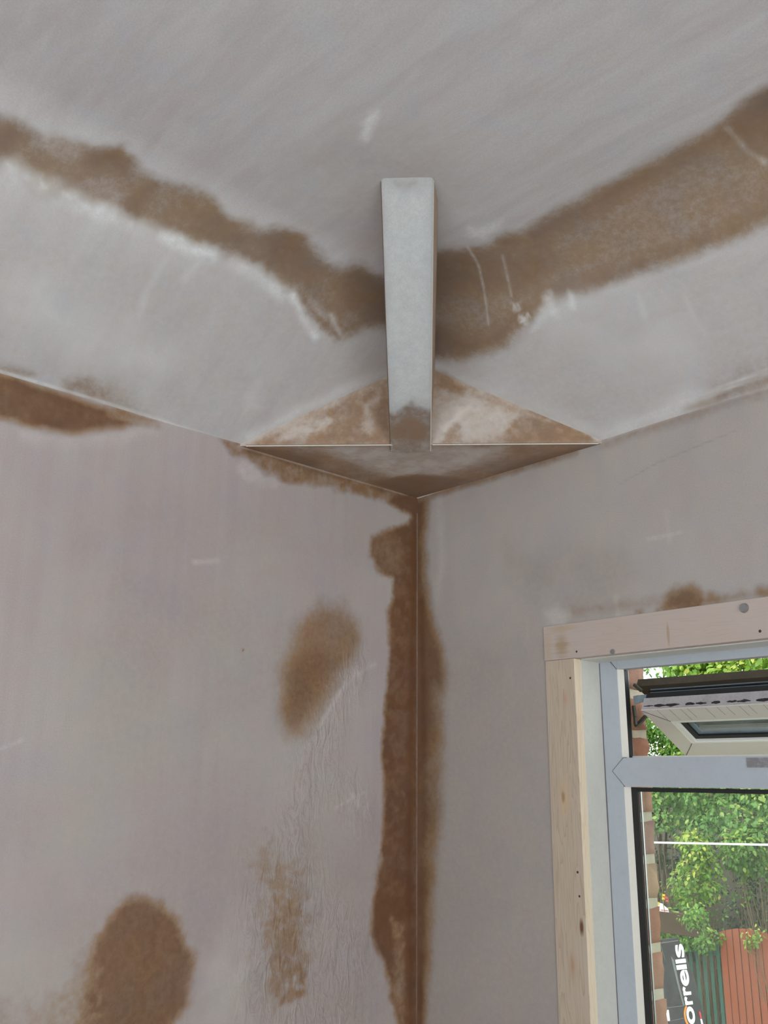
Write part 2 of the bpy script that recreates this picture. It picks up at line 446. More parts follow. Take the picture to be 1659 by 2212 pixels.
  ('p','d',0.92,22,6,40,0.06,0,[(-0.033,0.0205),(0.0335,-0.0106),(0.0262,-0.0465),(0.0218,-0.1196),(0.0287,-0.2034),(0.0397,-0.2554),(0.0532,-0.3066),(0.0705,-0.3473),(0.0793,-0.3958),(0.0747,-0.4614),(0.0754,-0.5351),(0.0773,-0.6072),(0.0677,-0.6781),(0.0544,-0.7568),(0.0438,-0.8258),(0.0372,-0.8851),(0.0345,-0.9513),(0.0193,-1.0103),(0.0166,-1.1294),(-0.0133,-1.1354)]),
  ('l','d',1,10,3,25,0.1,8,[(0.0117,-0.2417),(0.0186,-0.4395),(0.0224,-0.6257),(0.0182,-0.8023),(0.0117,-0.9544),(0.0092,-1.0996)]),
  ('l','d',0.6,9,4,25,0.3,7,[(0.0044,-0.0053),(0.0831,-0.0077),(0.2031,-0.0061),(0.3251,-0.0056),(0.4259,-0.0052)]),
  ('l','d',0.28,12,5,30,0.4,8,[(0.4887,-0.0076),(0.5874,-0.001),(0.704,0.0002),(0.809,0.0038)]),
  ('p','d',0.72,14,7,18,0.12,0,[(0.5796,-0.3301),(0.5949,-0.3146),(0.6261,-0.2951),(0.6513,-0.2971),(0.6664,-0.3132),(0.6977,-0.3236),(0.7337,-0.3239),(0.7127,-0.3316),(0.6768,-0.333),(0.6478,-0.3355),(0.6308,-0.338)]),
  ('p','d',0.88,14,7,18,0.2,0,[(0.5972,-0.3299),(0.6074,-0.3115),(0.6422,-0.3044),(0.6655,-0.3231),(0.6561,-0.335)]),
  ('p','d',0.66,9,6,16,0.3,0,[(0.7402,-0.3278),(0.7602,-0.3172),(0.8042,-0.3177),(0.8026,-0.3319),(0.7587,-0.3318)]),
  ('p','d',0.5,6,4,10,0.3,0,[(0.5348,-0.3246),(0.5512,-0.325),(0.5488,-0.3328),(0.5361,-0.3312)]),
  ('p','p',0.5,12,6,20,0.3,0,[(0.3455,-0.303),(0.3729,-0.2932),(0.398,-0.318),(0.3814,-0.3351),(0.3442,-0.331)]),
  ('l','p',0.35,8,5,30,0.4,4,[(0.6108,-0.1659),(0.6111,-0.2155)]),
  ('l','p',0.4,4,3,14,0.4,2.5,[(0.5715,-0.2041),(0.634,-0.2034)]),
  ('l','p',0.35,6,4,30,0.4,3,[(0.4991,-0.2969),(0.5016,-0.3304)]),
  ('l','p',0.35,14,6,40,0.4,10,[(0.069,-0.0236),(0.0749,-0.1494),(0.0605,-0.2381)]),
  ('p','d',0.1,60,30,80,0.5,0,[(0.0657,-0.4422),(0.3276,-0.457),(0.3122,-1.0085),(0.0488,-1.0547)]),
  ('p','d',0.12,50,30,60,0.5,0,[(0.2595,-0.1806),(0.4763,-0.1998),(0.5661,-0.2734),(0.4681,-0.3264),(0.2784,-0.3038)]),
  ('l','d',0.3,12,6,30,0.4,8,[(0.4087,-0.3107),(0.498,-0.3134),(0.5807,-0.3159)]),
  ('l','p',0.45,4,2,20,0.4,2,[(0.5046,0.0028),(0.5879,0.0051),(0.6788,0.0076),(0.8095,0.0085)]),
  ('l','d',0.2,2,0.5,20,0.3,0.8,[(0.5231,-0.091),(0.6005,-0.0702),(0.655,-0.0627),(0.7488,-0.0503)]),
 ],
 'L': [
  ('p','d',0.12,150,40,150,0.3,0,[(-0.9103,-0.6911),(-0.6279,-0.6637),(-0.0793,-0.6704),(-0.0007,-1.156),(-0.8679,-1.0011)]),  # light fall-off painted into the colour of the lower wall
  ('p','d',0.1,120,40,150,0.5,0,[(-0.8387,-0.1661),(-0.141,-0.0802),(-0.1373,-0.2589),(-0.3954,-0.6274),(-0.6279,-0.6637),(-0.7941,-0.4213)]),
  ('p','d',0.95,12,7,50,0.1,0,[(-1.1524,0.0035),(-0.9912,0.0026),(-0.9337,-0.0008),(-0.858,-0.0013),(-0.7937,-0.0018),(-0.7344,-0.003),(-0.6583,-0.004),(-0.702,-0.0206),(-0.7393,-0.0394),(-0.7872,-0.0617),(-0.834,-0.0735),(-0.8796,-0.078),(-0.9243,-0.0747),(-0.9817,-0.068),(-1.078,-0.0412)]),
  ('l','d',0.4,8,6,20,0.4,6,[(-0.7422,-0.0104),(-0.6892,-0.0144),(-0.6531,-0.0113)]),
  ('p','d',0.74,10,9,22,0.35,0,[(-0.5195,-0.0024),(-0.433,0.0033),(-0.3425,0),(-0.2208,-0.0006),(-0.102,-0.0044),(0.0192,-0.0024),(0.0044,-0.0348),(-0.0459,-0.0399),(-0.0906,-0.0335),(-0.1421,-0.031),(-0.1943,-0.0323),(-0.2693,-0.037),(-0.363,-0.0506),(-0.4084,-0.0421),(-0.4475,-0.026),(-0.4954,-0.0221)]),
  ('l','d',0.9,9,5,20,0.25,4,[(-0.454,-0.0078),(-0.3421,-0.0078),(-0.2206,-0.0077),(-0.102,-0.0075),(-0.0318,-0.0102)]),
  ('p','d',0.97,9,7,22,0.1,0,[(0.0192,0.0174),(-0.0742,-0.012),(-0.0851,-0.0323),(-0.0487,-0.0447),(-0.0173,-0.05),(-0.0287,-0.0661),(-0.0734,-0.0875),(-0.1323,-0.1212),(-0.1394,-0.1607),(-0.1191,-0.1873),(-0.0748,-0.2004),(-0.0743,-0.2404),(-0.0873,-0.2718),(-0.081,-0.3489),(-0.0927,-0.4447),(-0.1015,-0.5371),(-0.095,-0.6263),(-0.0915,-0.6963),(-0.1004,-0.7559),(-0.1082,-0.7975),(-0.1157,-0.8466),(-0.1208,-0.8868),(-0.1058,-0.9284),(-0.0815,-0.955),(-0.0688,-1.0044),(-0.0477,-1.0562),(-0.0423,-1.1255),(0.0243,-1.1369),(0.0266,0.008)]),
  ('p','d',0.78,16,8,20,0.5,0,[(-0.0802,-0.094),(-0.1323,-0.1212),(-0.1394,-0.1607),(-0.1191,-0.1873),(-0.0586,-0.1826),(-0.0451,-0.1342)]),
  ('l','d',1,10,4,25,0.15,9,[(-0.0101,-0.0432),(-0.0123,-0.2419),(-0.0185,-0.4397),(-0.0217,-0.6261),(-0.0221,-0.8025),(-0.0188,-0.9539),(-0.0157,-1.0988)]),
  ('p','d',0.98,10,7,20,0.2,0,[(-0.1158,-0.8384),(-0.0834,-0.8241),(-0.0396,-0.8523),(-0.039,-0.9353),(-0.0756,-0.9477),(-0.106,-0.9203),(-0.1208,-0.8868)]),
  ('p','d',0.5,10,8,14,0.6,0,[(-0.0705,-0.8707),(-0.0418,-0.8856),(-0.0325,-0.9687),(-0.038,-1.0576),(-0.0628,-1.0051),(-0.0575,-0.9334)]),
  ('p','d',0.66,28,12,40,0.06,0,[(-0.2718,-0.2818),(-0.2121,-0.2785),(-0.1768,-0.307),(-0.1632,-0.3479),(-0.1822,-0.3823),(-0.2138,-0.417),(-0.2441,-0.4594),(-0.272,-0.5046),(-0.3063,-0.5317),(-0.3365,-0.5329),(-0.3533,-0.4961),(-0.358,-0.4458),(-0.344,-0.3843),(-0.3159,-0.3238)]),
  ('p','d',0.85,24,8,30,0.1,0,[(-0.3235,-0.3998),(-0.2684,-0.3679),(-0.2209,-0.3814),(-0.2544,-0.4292),(-0.2919,-0.4842),(-0.3236,-0.5114),(-0.3431,-0.4871),(-0.3414,-0.436)]),
  ('l','p',0.5,6,4,20,0.3,4,[(-0.122,-0.3861),(-0.1776,-0.4141),(-0.2241,-0.4625),(-0.2625,-0.517)]),
  ('p','d',0.88,14,9,18,0.04,0,[(-0.6277,-0.7933),(-0.5866,-0.8009),(-0.5464,-0.8314),(-0.5212,-0.8783),(-0.5022,-0.9008),(-0.5125,-0.9335),(-0.5146,-0.9599),(-0.5299,-0.9776),(-0.5566,-0.9996),(-0.5515,-1.0576),(-0.7035,-1.0305),(-0.7057,-0.9597),(-0.7033,-0.9036),(-0.6859,-0.8616),(-0.6634,-0.825),(-0.6451,-0.8001)]),
  ('p','d',0.34,22,30,14,0.5,0,[(-0.8555,-0.9139),(-0.8163,-0.925),(-0.7757,-0.9365),(-0.7178,-0.9019),(-0.6859,-0.8616),(-0.6839,-1.0161),(-0.8433,-1.0055)]),
  ('p','d',0.4,18,40,20,0.8,0,[(-0.3792,-0.7326),(-0.3328,-0.7499),(-0.2949,-0.779),(-0.2734,-0.8347),(-0.2768,-0.903),(-0.2765,-0.9553),(-0.2956,-0.9859),(-0.3363,-0.9697),(-0.3782,-0.9144),(-0.3822,-0.8486),(-0.37,-0.805),(-0.3871,-0.7664)]),
  ('p','d',0.66,12,26,14,0.6,0,[(-0.3442,-0.8219),(-0.3036,-0.8171),(-0.291,-0.8639),(-0.2993,-0.9082),(-0.3178,-0.943),(-0.3367,-0.9625),(-0.3489,-0.9176),(-0.3418,-0.8669)]),
  ('l','d',0.7,6,10,10,0.3,6,[(-0.3182,-0.9357),(-0.2879,-0.9318),(-0.281,-0.9695),(-0.326,-0.9782)]),
  ('p','p',0.15,90,40,100,0.4,0,[(-0.8809,-0.7227),(-0.6698,-0.7249),(-0.6693,-0.8049),(-0.7206,-0.8768),(-0.8578,-0.8964)]),
  ('p','p',0.35,40,30,60,0.5,0,[(-0.489,-0.9022),(-0.4019,-0.8397),(-0.3915,-1.0058),(-0.4883,-1.0233)]),
  ('l','p',0.6,5,3,15,0.3,3,[(-0.5585,-0.2444),(-0.532,-0.2391),(-0.5109,-0.2339)]),
  ('l','d',0.9,1.5,0.5,5,0,1.4,[(-0.4464,-0.3885),(-0.4453,-0.3901)]),
  ('l','p',0.5,4,3,15,0.3,3,[(-0.8606,-0.5757),(-0.8314,-0.5628)]),
  ('l','p',0.5,4,4,10,0.4,4,[(-0.1775,-0.6395),(-0.1591,-0.6609)]),
  ('l','p',0.4,3,2,10,0.4,2,[(-0.2173,-0.6645),(-0.1417,-0.6352),(-0.1285,-0.687)]),
  ('l','p',0.35,14,8,30,0.4,10,[(-0.8777,-0.0933),(-0.8018,-0.0771),(-0.7209,-0.0514),(-0.6616,-0.0181)]),
  ('p','p',0.45,10,10,20,0.5,0,[(-0.4744,-0.0233),(-0.4134,-0.0508),(-0.3628,-0.0563),(-0.4285,-0.0731),(-0.4826,-0.0578)]),
  ('l','p',0.6,2.5,1,20,0.3,1.2,[(0.0001,-0.0411),(0.0004,-0.2401),(-0.0004,-0.626),(-0.0001,-0.8038),(0.0017,-1.1016)]),
  ('l','p',0.5,2.5,1,20,0.3,1.2,[(-0.4809,-0.0044),(-0.3422,-0.0058),(-0.2206,-0.0057),(-0.0319,-0.0037)]),
  ('l','r',1,40,15,40,0.3,40,[(-0.1842,-0.3963),(-0.2614,-0.5427),(-0.3,-0.6677),(-0.3278,-0.7462)]),
  ('p','r',1,60,20,40,0.3,0,[(-0.408,-0.7428),(-0.2642,-0.7489),(-0.1235,-0.9265),(-0.1646,-1.1047),(-0.4062,-1.0634),(-0.421,-0.8381)]),
  ('l','r',0.7,40,15,40,0.3,40,[(-0.2485,-0.5849),(-0.1529,-0.6695)]),
 ],
 'S': [
  ('p','d',0.72,20,5,40,0.15,0,[(0.0014,-0.5587),(0.5609,0.0114),(-0.0905,0.0914)]),
  ('p','d',0.06,30,8,40,0.3,0,[(0.0708,-0.3967),(0.09,-0.344),(0.0748,-0.2225),(0.0757,-0.1458),(0.1435,-0.0773),(0.216,-0.0715),(0.3108,-0.0823),(0.349,-0.1138),(0.2428,-0.2434)]),
  ('p','d',0.92,14,4,30,0.15,0,[(0.014,-0.1552),(0.1161,-0.1179),(0.1696,-0.0204),(-0.0215,0.0258)]),
  ('p','d',0.88,14,4,30,0.15,0,[(0.2296,-0.0159),(0.3549,-0.0375),(0.4992,-0.0001),(0.4839,0.0377),(0.2408,0.0297)]),
  ('p','d',0.88,14,4,30,0.15,0,[(0.0024,-0.4878),(0.0396,-0.3952),(0.0373,-0.301),(-0.016,-0.3062),(-0.0332,-0.4312)]),
 ],
 'F': [
  ('p','d',0.46,20,6,30,0.35,0,[(-0.0329,-0.0285),(0.3322,0.2088),(0.7158,-0.0334)]),
  ('p','d',0.8,14,12,22,0.45,0,[(0.0369,-0.0027),(0.1067,0.0316),(0.1944,0.0833),(0.2475,0.1117),(0.2877,0.1209),(0.2889,-0.0074)]),
  ('p','d',0.2,10,8,18,0.5,0,[(0.0722,0.0036),(0.0888,0.0318),(0.1503,0.0598),(0.1775,0.0452),(0.1254,0.0079)]),
  ('p','d',0.35,8,6,16,0.4,0,[(0.2346,0.0829),(0.2654,0.1115),(0.275,0.0539),(0.249,0.0163),(0.2356,0.0258)]),
  ('p','d',0.85,10,6,16,0.4,0,[(0.2481,0.0732),(0.2791,0.0824),(0.2842,0.0254),(0.2575,0.0351)]),
  ('p','d',0.1,16,8,24,0.4,0,[(0.3705,0.0625),(0.4256,0.1001),(0.4781,0.0804),(0.5212,0.0516),(0.5031,0.0236),(0.4244,0.0055),(0.3702,-0.0034)]),
  ('p','d',0.85,12,10,20,0.4,0,[(0.4938,0.0004),(0.5119,0.0282),(0.539,0.0609),(0.574,0.0653),(0.625,0.0366),(0.6919,-0.0039)]),
  ('p','d',0.78,8,4,18,0.3,0,[(0.3708,0.154),(0.3904,0.144),(0.4345,0.1077),(0.4255,0.0944),(0.3707,0.1152)]),
  ('p','d',0.6,6,5,14,0.4,0,[(0.3807,-0.0016),(0.4072,0.0385),(0.4247,0.0336),(0.4243,-0.0019)]),
  ('l','d',0.45,5,3,14,0.4,3,[(0.4256,0.1049),(0.513,0.0706),(0.599,0.0368)]),
  ('l','p',0.4,6,5,16,0.4,5,[(0.3896,0.0292),(0.4162,0.0526),(0.434,0.0714)]),
 ],
 'H': [
  ('p','d',0.62,10,9,20,0.3,0,[(0.4176,-0.055),(0.4155,-0.0382),(0.4376,-0.0151),(0.4455,-0.0083),(0.4275,-0.0035),(0.4172,0.0209),(0.4171,0.0378),(0.3157,0.0392),(0.316,-0.0582)]),
  ('p','d',0.82,10,6,16,0.3,0,[(0.3813,-0.0432),(0.399,-0.0258),(0.402,-0.0002),(0.381,0.0211),(0.3543,0.0213),(0.3546,-0.0439)]),
  ('p','p',0.5,16,8,30,0.2,0,[(0.8117,-0.0475),(0.8108,0.0184),(0.5936,0.0236),(0.4473,0.0249),(0.4377,-0.0418),(0.5943,-0.0472)]),
  ('p','d',0.22,8,8,18,0.5,0,[(0.8234,-0.0323),(0.8229,0.0015),(0.8112,-0.0053),(0.8087,-0.0156),(0.8148,-0.0291)]),
 ],
}

# ------------------------------------------------------------------ stain and painted-shade masks (metres on each surface)
_rng = np.random.RandomState(3)
_LAT = _rng.rand(256, 256)


def vnoise(x, y):
    xi, yi = np.floor(x).astype(int), np.floor(y).astype(int)
    fx, fy = x - xi, y - yi
    fx, fy = fx * fx * (3 - 2 * fx), fy * fy * (3 - 2 * fy)
    a, b = _LAT[xi % 256, yi % 256], _LAT[(xi + 1) % 256, yi % 256]
    c, d = _LAT[xi % 256, (yi + 1) % 256], _LAT[(xi + 1) % 256, (yi + 1) % 256]
    return (a * (1 - fx) + b * fx) * (1 - fy) + (c * (1 - fx) + d * fx) * fy


def fbm(x, y, o=4):
    s, a, t = 0, .5, 0
    for i in range(o):
        s = s + a * vnoise(x * 2 ** i + 17.3 * i, y * 2 ** i + 5.1 * i)
        t += a
        a *= .55
    return s / t


def seg_dist(x, y, a, b):
    dx, dy = b[0] - a[0], b[1] - a[1]
    t = np.clip(((x - a[0]) * dx + (y - a[1]) * dy) / (dx * dx + dy * dy + 1e-12), 0, 1)
    return np.hypot(x - a[0] - t * dx, y - a[1] - t * dy)


def masks(surf, u, v):
    """damp (with painted shade), pale, rough values at the points (u, v) of a surface"""
    ch = {k: np.zeros(len(u)) for k in 'dpr'}
    for i, (k, c, val, fe, amp, sc, mot, rad, pts) in enumerate(STAINS_AND_SHADE.get(surf, [])):
        fe, amp, sc, rad = fe / 1000, amp / 1000, sc / 1000, rad / 1000
        pad = fe + amp + rad + .002
        px, py = [p[0] for p in pts], [p[1] for p in pts]
        ix = np.nonzero((u > min(px) - pad) & (u < max(px) + pad) & (v > min(py) - pad) & (v < max(py) + pad))[0]
        if not len(ix): continue
        x, y = u[ix], v[ix]
        dist = np.full(len(ix), 1e9)
        n = len(pts)
        for j in range(n if k == 'p' else n - 1): dist = np.minimum(dist, seg_dist(x, y, pts[j], pts[(j + 1) % n]))
        if k == 'p':
            ins = np.zeros(len(ix), bool)
            for j in range(n):
                (x0, y0), (x1, y1) = pts[j], pts[(j + 1) % n]
                if y0 == y1: continue
                ins ^= ((y0 > y) != (y1 > y)) & (x < (x1 - x0) * (y - y0) / (y1 - y0) + x0)
            sd = np.where(ins, -dist, dist)
        else:
            sd = dist - rad
        q = i * 3.7
        sd = sd + amp * (2.4 * fbm(x / sc + q, y / sc - q) - 1.2)
        m = np.clip(.5 - sd / (2 * fe + 1e-6), 0, 1)
        m = m * m * (3 - 2 * m)
        if mot:
            w = fbm(x / (sc * .7) - q, y / (sc * .7) + 2 * q)
            m = m * (1 - mot * np.clip((w - .38) * 3.5, 0, 1))
        ch[c][ix] = ch[c][ix] * (1 - m) + val * m
    return ch


def skin(name, pos, nu, nv, surf, uv, mat, parent=None, keep=None):
    """quad grid with nu x nv points (pos: (n,3) array, row-major in u), stain and shade masks read at uv"""
    me = bpy.data.meshes.new(name)
    n = nu * nv
    idx = np.arange(n).reshape(nu, nv)
    q = np.stack([idx[:-1, :-1], idx[1:, :-1], idx[1:, 1:], idx[:-1, 1:]], -1).reshape(-1, 4)
    if keep is not None:
        c = pos[q].mean(1)
        q = q[keep(c)]
    me.vertices.add(n)
    me.vertices.foreach_set('co', pos.astype(np.float32).ravel())
    me.loops.add(len(q) * 4)
    me.loops.foreach_set('vertex_index', q.astype(np.int32).ravel())
    me.polygons.add(len(q))
    me.polygons.foreach_set('loop_start', np.arange(0, len(q) * 4, 4, dtype=np.int32))
    me.update(calc_edges=True)
    me.polygons.foreach_set('use_smooth', np.ones(len(q), bool))
    ch = masks(surf, uv[:, 0], uv[:, 1])
    for k in 'dpr':
        a = me.attributes.new(k, 'FLOAT', 'POINT')
        a.data.foreach_set('value', ch[k].astype(np.float32))
    me.validate()
    return link(name, me, mat, parent)


def lines(a, b, step, c, n):  # fine from a to b, coarse on to c
    f = np.linspace(a, b, int(abs(b - a) / step) + 1)
    return np.concatenate([f, np.linspace(b, c, n + 1)[1:]])


# ------------------------------------------------------------------ room shell
SLOPE, ZF = .69, .228
ROOM_X, ROOM_Y, FLOOR = 3.4, -3.4, -2.25
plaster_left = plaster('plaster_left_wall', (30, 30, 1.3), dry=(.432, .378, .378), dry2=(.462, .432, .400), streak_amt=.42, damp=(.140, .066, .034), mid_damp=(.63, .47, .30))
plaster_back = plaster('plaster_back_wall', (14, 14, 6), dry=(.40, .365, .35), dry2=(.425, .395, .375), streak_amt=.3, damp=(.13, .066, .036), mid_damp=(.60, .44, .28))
plaster_ceil = plaster('plaster_ceiling', (7, 34, 7), rot=(0, 0, math.radians(-40)), dry=(.555, .540, .556), dry2=(.585, .580, .578), damp=(.20, .132, .09), mid_damp=(.50, .385, .275), streak_amt=.6)
plaster_box = plaster('plaster_boxing', (30, 30, 8), dry=(.60, .545, .51), dry2=(.63, .59, .55), damp=(.20, .125, .080), mid_damp=(.53, .41, .31), streak_amt=.4)
plaster_beam = plaster('plaster_beam', (8, 8, 8), dry=(.455, .465, .475), dry2=(.485, .495, .50), streak_amt=.25)
plain_wall = paint('bare_plaster', (.60, .56, .53), .8, .2, 4)


def ceil_z(x, y):
    s1 = SLOPE * x
    s2 = -SLOPE * y + .0165 * x - .0055
    k = .006
    h = np.clip(.5 + .5 * (s2 - s1) / k, 0, 1)
    s = s2 * (1 - h) + s1 * h - k * h * (1 - h)
    k = .045
    h = np.clip(.5 + .5 * (ZF - s) / k, 0, 1)
    return ZF * (1 - h) + s * h - k * h * (1 - h)


gx = lines(0, 1.55, .0035, ROOM_X, 8)
gy = lines(0, -1.55, .0035, ROOM_Y, 8)
X, Y = [a.ravel() for a in np.meshgrid(gx, gy, indexing='ij')]
Z = ceil_z(X, Y) + .0016 * (fbm(X * 7, Y * 7) - .5)
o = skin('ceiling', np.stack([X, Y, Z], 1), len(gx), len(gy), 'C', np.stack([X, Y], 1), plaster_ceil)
tag(o, 'freshly skimmed coved ceiling with brown damp bands along its bends', 'ceiling', 'structure')

gy = lines(0, -1.3, .0032, ROOM_Y, 8)
gz = np.concatenate([[.34], np.linspace(.02, -1.06, 338), np.linspace(-1.06, FLOOR, 5)[1:]])
Yw, Zw = [a.ravel() for a in np.meshgrid(gy, gz, indexing='ij')]
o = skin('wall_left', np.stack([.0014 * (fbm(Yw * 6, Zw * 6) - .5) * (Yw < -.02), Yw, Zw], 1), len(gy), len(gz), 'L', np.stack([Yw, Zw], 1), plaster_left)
tag(o, 'skimmed left wall with vertical trowel streaks and brown damp blotches', 'wall', 'structure')

WX0, WX1, WZ0, WZ1 = .352, 1.88, -1.5, -.345
gx = np.concatenate([np.linspace(0, WX0, 117), np.linspace(WX0, .84, 160)[1:], [1.2, WX1, 2.4, ROOM_X]])
gz = np.concatenate([[.34], np.linspace(.03, WZ1, 122), np.linspace(WZ1, -1.06, 230)[1:], [WZ0, FLOOR]])
Xw, Zw = [a.ravel() for a in np.meshgrid(gx, gz, indexing='ij')]
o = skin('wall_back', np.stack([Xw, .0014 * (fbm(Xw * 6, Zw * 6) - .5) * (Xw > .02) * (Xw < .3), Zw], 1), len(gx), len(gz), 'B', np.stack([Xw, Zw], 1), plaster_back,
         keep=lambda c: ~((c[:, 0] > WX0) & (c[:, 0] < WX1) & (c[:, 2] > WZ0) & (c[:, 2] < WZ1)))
tag(o, 'skimmed window wall with a brown damp strip down its corner', 'wall', 'structure')

# unseen sides of the room, each with its window opening
mb = MB()
for x0, x1, z0, z1 in ((0, .55, FLOOR, .4), (2.95, ROOM_X, FLOOR, .4), (.55, 2.95, FLOOR, -1.27), (.55, 2.95, .03, .4)): mb.box(x0, x1, ROOM_Y - .2, ROOM_Y, z0, z1)
tag(mb.build('wall_front', plain_wall), 'bare plaster wall behind the viewpoint with a wide window opening', 'wall', 'structure')
mb = MB()
for y0, y1, z0, z1 in ((ROOM_Y, -2.95, FLOOR, .4), (-.85, 0, FLOOR, .4), (-2.95, -.85, FLOOR, -1.27), (-2.95, -.85, .03, .4)): mb.box(ROOM_X, ROOM_X + .2, y0, y1, z0, z1)
tag(mb.build('wall_right', plain_wall), 'bare plaster wall opposite the streaked wall with a window opening', 'wall', 'structure')
floor_m = paint('chipboard_floor', (.80, .775, .745), .8, .12, 6)
tag(MB().box(0, ROOM_X, ROOM_Y, 0, FLOOR - .08, FLOOR).build('floor', floor_m), 'dusty pale boarded floor', 'floor', 'structure')

# ------------------------------------------------------------------ corner boxing under the hip
A_, B_ = .4772, .4884
TL, TR = np.array([0, -A_, -.004]), np.array([B_, 0, -.004])
EX = (TR - TL) / np.linalg.norm(TR - TL)
LEN = float(np.linalg.norm(TR - TL))
bead_m = paint('bead_pale', (.70, .66, .58), .45, .35, 50)
dark_line = paint('shrinkage_crack', (.16, .11, .08), .9, .1)
boxing = tag(empty('trim_1', (0, 0, 0)), 'triangular plastered boxing across the corner below the beam', 'boxing', 'structure')
s = np.linspace(0, 1, 120)
t = np.linspace(0, 1, 220)
Sg, Tg = [a.ravel() for a in np.meshgrid(s, t, indexing='ij')]
P = Sg[:, None] * (TL * (1 - Tg[:, None]) + TR * Tg[:, None])
P[:, 2] = -.004
skin('soffit', P, 120, 220, 'S', P[:, :2], plaster_box, boxing)


BC0, BC1 = -.0502, .0258          # beam flanks, across the diagonal
um = LEN / 2
for u0, u1 in ((0, um + BC0 + .004), (um + BC1 - .004, LEN)):
    uu = np.linspace(u0, u1, 90)
    vv = np.linspace(0, 1, 60)
    U, V = [a.ravel() for a in np.meshgrid(uu, vv, indexing='ij')]
    Q = TL[None, :] + U[:, None] * EX[None, :]
    top = np.maximum(ceil_z(Q[:, 0], Q[:, 1]), -.0035)
    zz = -.004 + V * (top + .004)
    Q[:, 2] = zz
    skin('front_panel', Q, 90, 60, 'F', np.stack([U, zz], 1), plaster_box, boxing)
out = np.array([.7, -.714, 0])
for u0, u1 in ((.012, um + BC0), (um + BC1, LEN - .006)):
    a, b = TL + EX * u0, TL + EX * u1
    MB().prism([a + (0, 0, -.0012), b + (0, 0, -.0012), b + (0, 0, .0008), a + (0, 0, .0008)], (0, 0, 0), out * .0012).build('corner_bead', bead_m, boxing)
    MB().prism([a + (0, 0, .0010), b + (0, 0, .0010), b + (0, 0, .0020), a + (0, 0, .0020)], (0, 0, 0), out * .0007).build('bead_crack', dark_line, boxing)

# ------------------------------------------------------------------ hip beam
EH = np.array([1, -1, 0]) / math.sqrt(2)
EC = np.array([1, 1, 0]) / math.sqrt(2)
H0, Z0, H1, Z1 = .335, -.008, .8277, .228
k = (Z1 - Z0) / (H1 - H0)
H0b, H1b = H0 - .01, H1 + .004
nh, nc = 190, 34
hh = np.linspace(H0b, H1b, nh)
cc = np.linspace(BC0, BC1, nc)
Hg, Cg = [a.ravel() for a in np.meshgrid(hh, cc, indexing='ij')]
P = Hg[:, None] * EH + Cg[:, None] * EC
edge = np.minimum(Cg - BC0, BC1 - Cg)
P[:, 2] = Z0 + (Hg - H0) * k + .0022 * np.clip(1 - edge / .004, 0, 1) ** 2
beam = skin('hip_beam', P, nh, nc, 'H', np.stack([Hg, Cg], 1), plaster_beam)
tag(beam, 'pale boxed hip beam rising from the corner boxing to the flat ceiling', 'beam')
side_m = plaster('plaster_beam_side', (20, 20, 20), dry=(.36, .265, .20), dry2=(.40, .31, .245), streak_amt=.3)


def hp(h, c, z): return tuple(h * EH + c * EC + np.array([0, 0, z]))


for c0, lean in ((BC0, -.001), (BC1, .0085)):
    mb = MB()
    pts = []
    for h in (H0b, H1b):
        z = Z0 + (h - H0) * k
        pts.append((h, z))
    (ha, za), (hb, zb) = pts
    sgn = -1 if c0 < 0 else 1
    inner = c0 - sgn * .006
    lo = [hp(ha, inner, za + .003), hp(ha, c0, za + .0022), hp(hb, c0, zb + .0022), hp(hb, inner, zb + .003)]
    hi = [hp(ha, inner, za + .16), hp(ha, c0 + lean, za + .16), hp(hb, c0 + lean, zb + .03), hp(hb, inner, zb + .03)]
    mb.hexa(lo + hi).build('side_board', side_m, beam)
    # bead line along the arris
    q0, q1 = hp(ha, c0 + sgn * .0002, za + .0024), hp(hb - .004, c0 + sgn * .0002, zb + .0022)
    MB().tube([q0, q1], .0011, 5).build('corner_bead', bead_m if c0 > 0 else dark_line, beam)
MB().hexa([hp(H0b, BC0, -.011), hp(H0b, BC1, -.011), hp(H0b + .003, BC1, -.0115), hp(H0b + .003, BC0, -.0115), hp(H0b, BC0, .02), hp(H0b, BC1, .02), hp(H0b + .003, BC1, .02), hp(H0b + .003, BC0, .02)]).build('end_board', side_m, beam)

# ------------------------------------------------------------------ window surround boards
nail_m = paint('dark_nail_hole', (.05, .035, .025), .8, .1)
zinc = paint('zinc_screw', (.33, .33, .33), .45, .5, 300, .7)
pine = wood('pine_casing', 2, (.53, .45, .34), (.37, .275, .175), .25,
            knots=[((.3695, 0, -.6385), (.005, .03, .013), (.10, .045, .02), .95, .6), ((.3965, 0, -.8475), (.005, .03, .017), (.13, .05, .02), .95, .6),
                   ((.3751, 0, -.9088), (.010, .03, .03), (.42, .22, .10), .6, .9), ((.383, 0, -.468), (.008, .03, .02), (.50, .27, .17), .6, .9),
                   ((.372, 0, -.64), (.016, .03, .045), (.60, .42, .24), .5, .6)])
pine_head = wood('pine_head_casing', 0, (.50, .42, .365), (.38, .30, .235), .75,
                 stains=[((.380, 0, -.372), (.020, .03, .027), (.36, .26, .15), .75, .7), ((.385, 0, -.340), (.045, .03, .007), (.44, .33, .20), .6, .7),
                         ((.349, 0, -.375), (.012, .03, .04), (.46, .35, .23), .5, .8), ((.5985, 0, -.374), (.0035, .03, .024), (.38, .27, .15), .7, .5)])
tr2 = tag(empty('trim_2', (.9, 0, -.36)), 'plaster-smeared timber board across the window head', 'casing', 'structure')
MB().box(.3398, 1.9, -.0035, .0165, -.3968, -.3331).build('head_board', pine_head, tr2, bevel=.0008)
for p, r, h, m_ in (((.7345, -.0035, -.3463), .0078, .004, zinc), ((.4887, -.0035, -.3930), .005, .002, zinc)): MB().disc(p, (0, -1, 0), r, h).build('screw', m_, tr2)
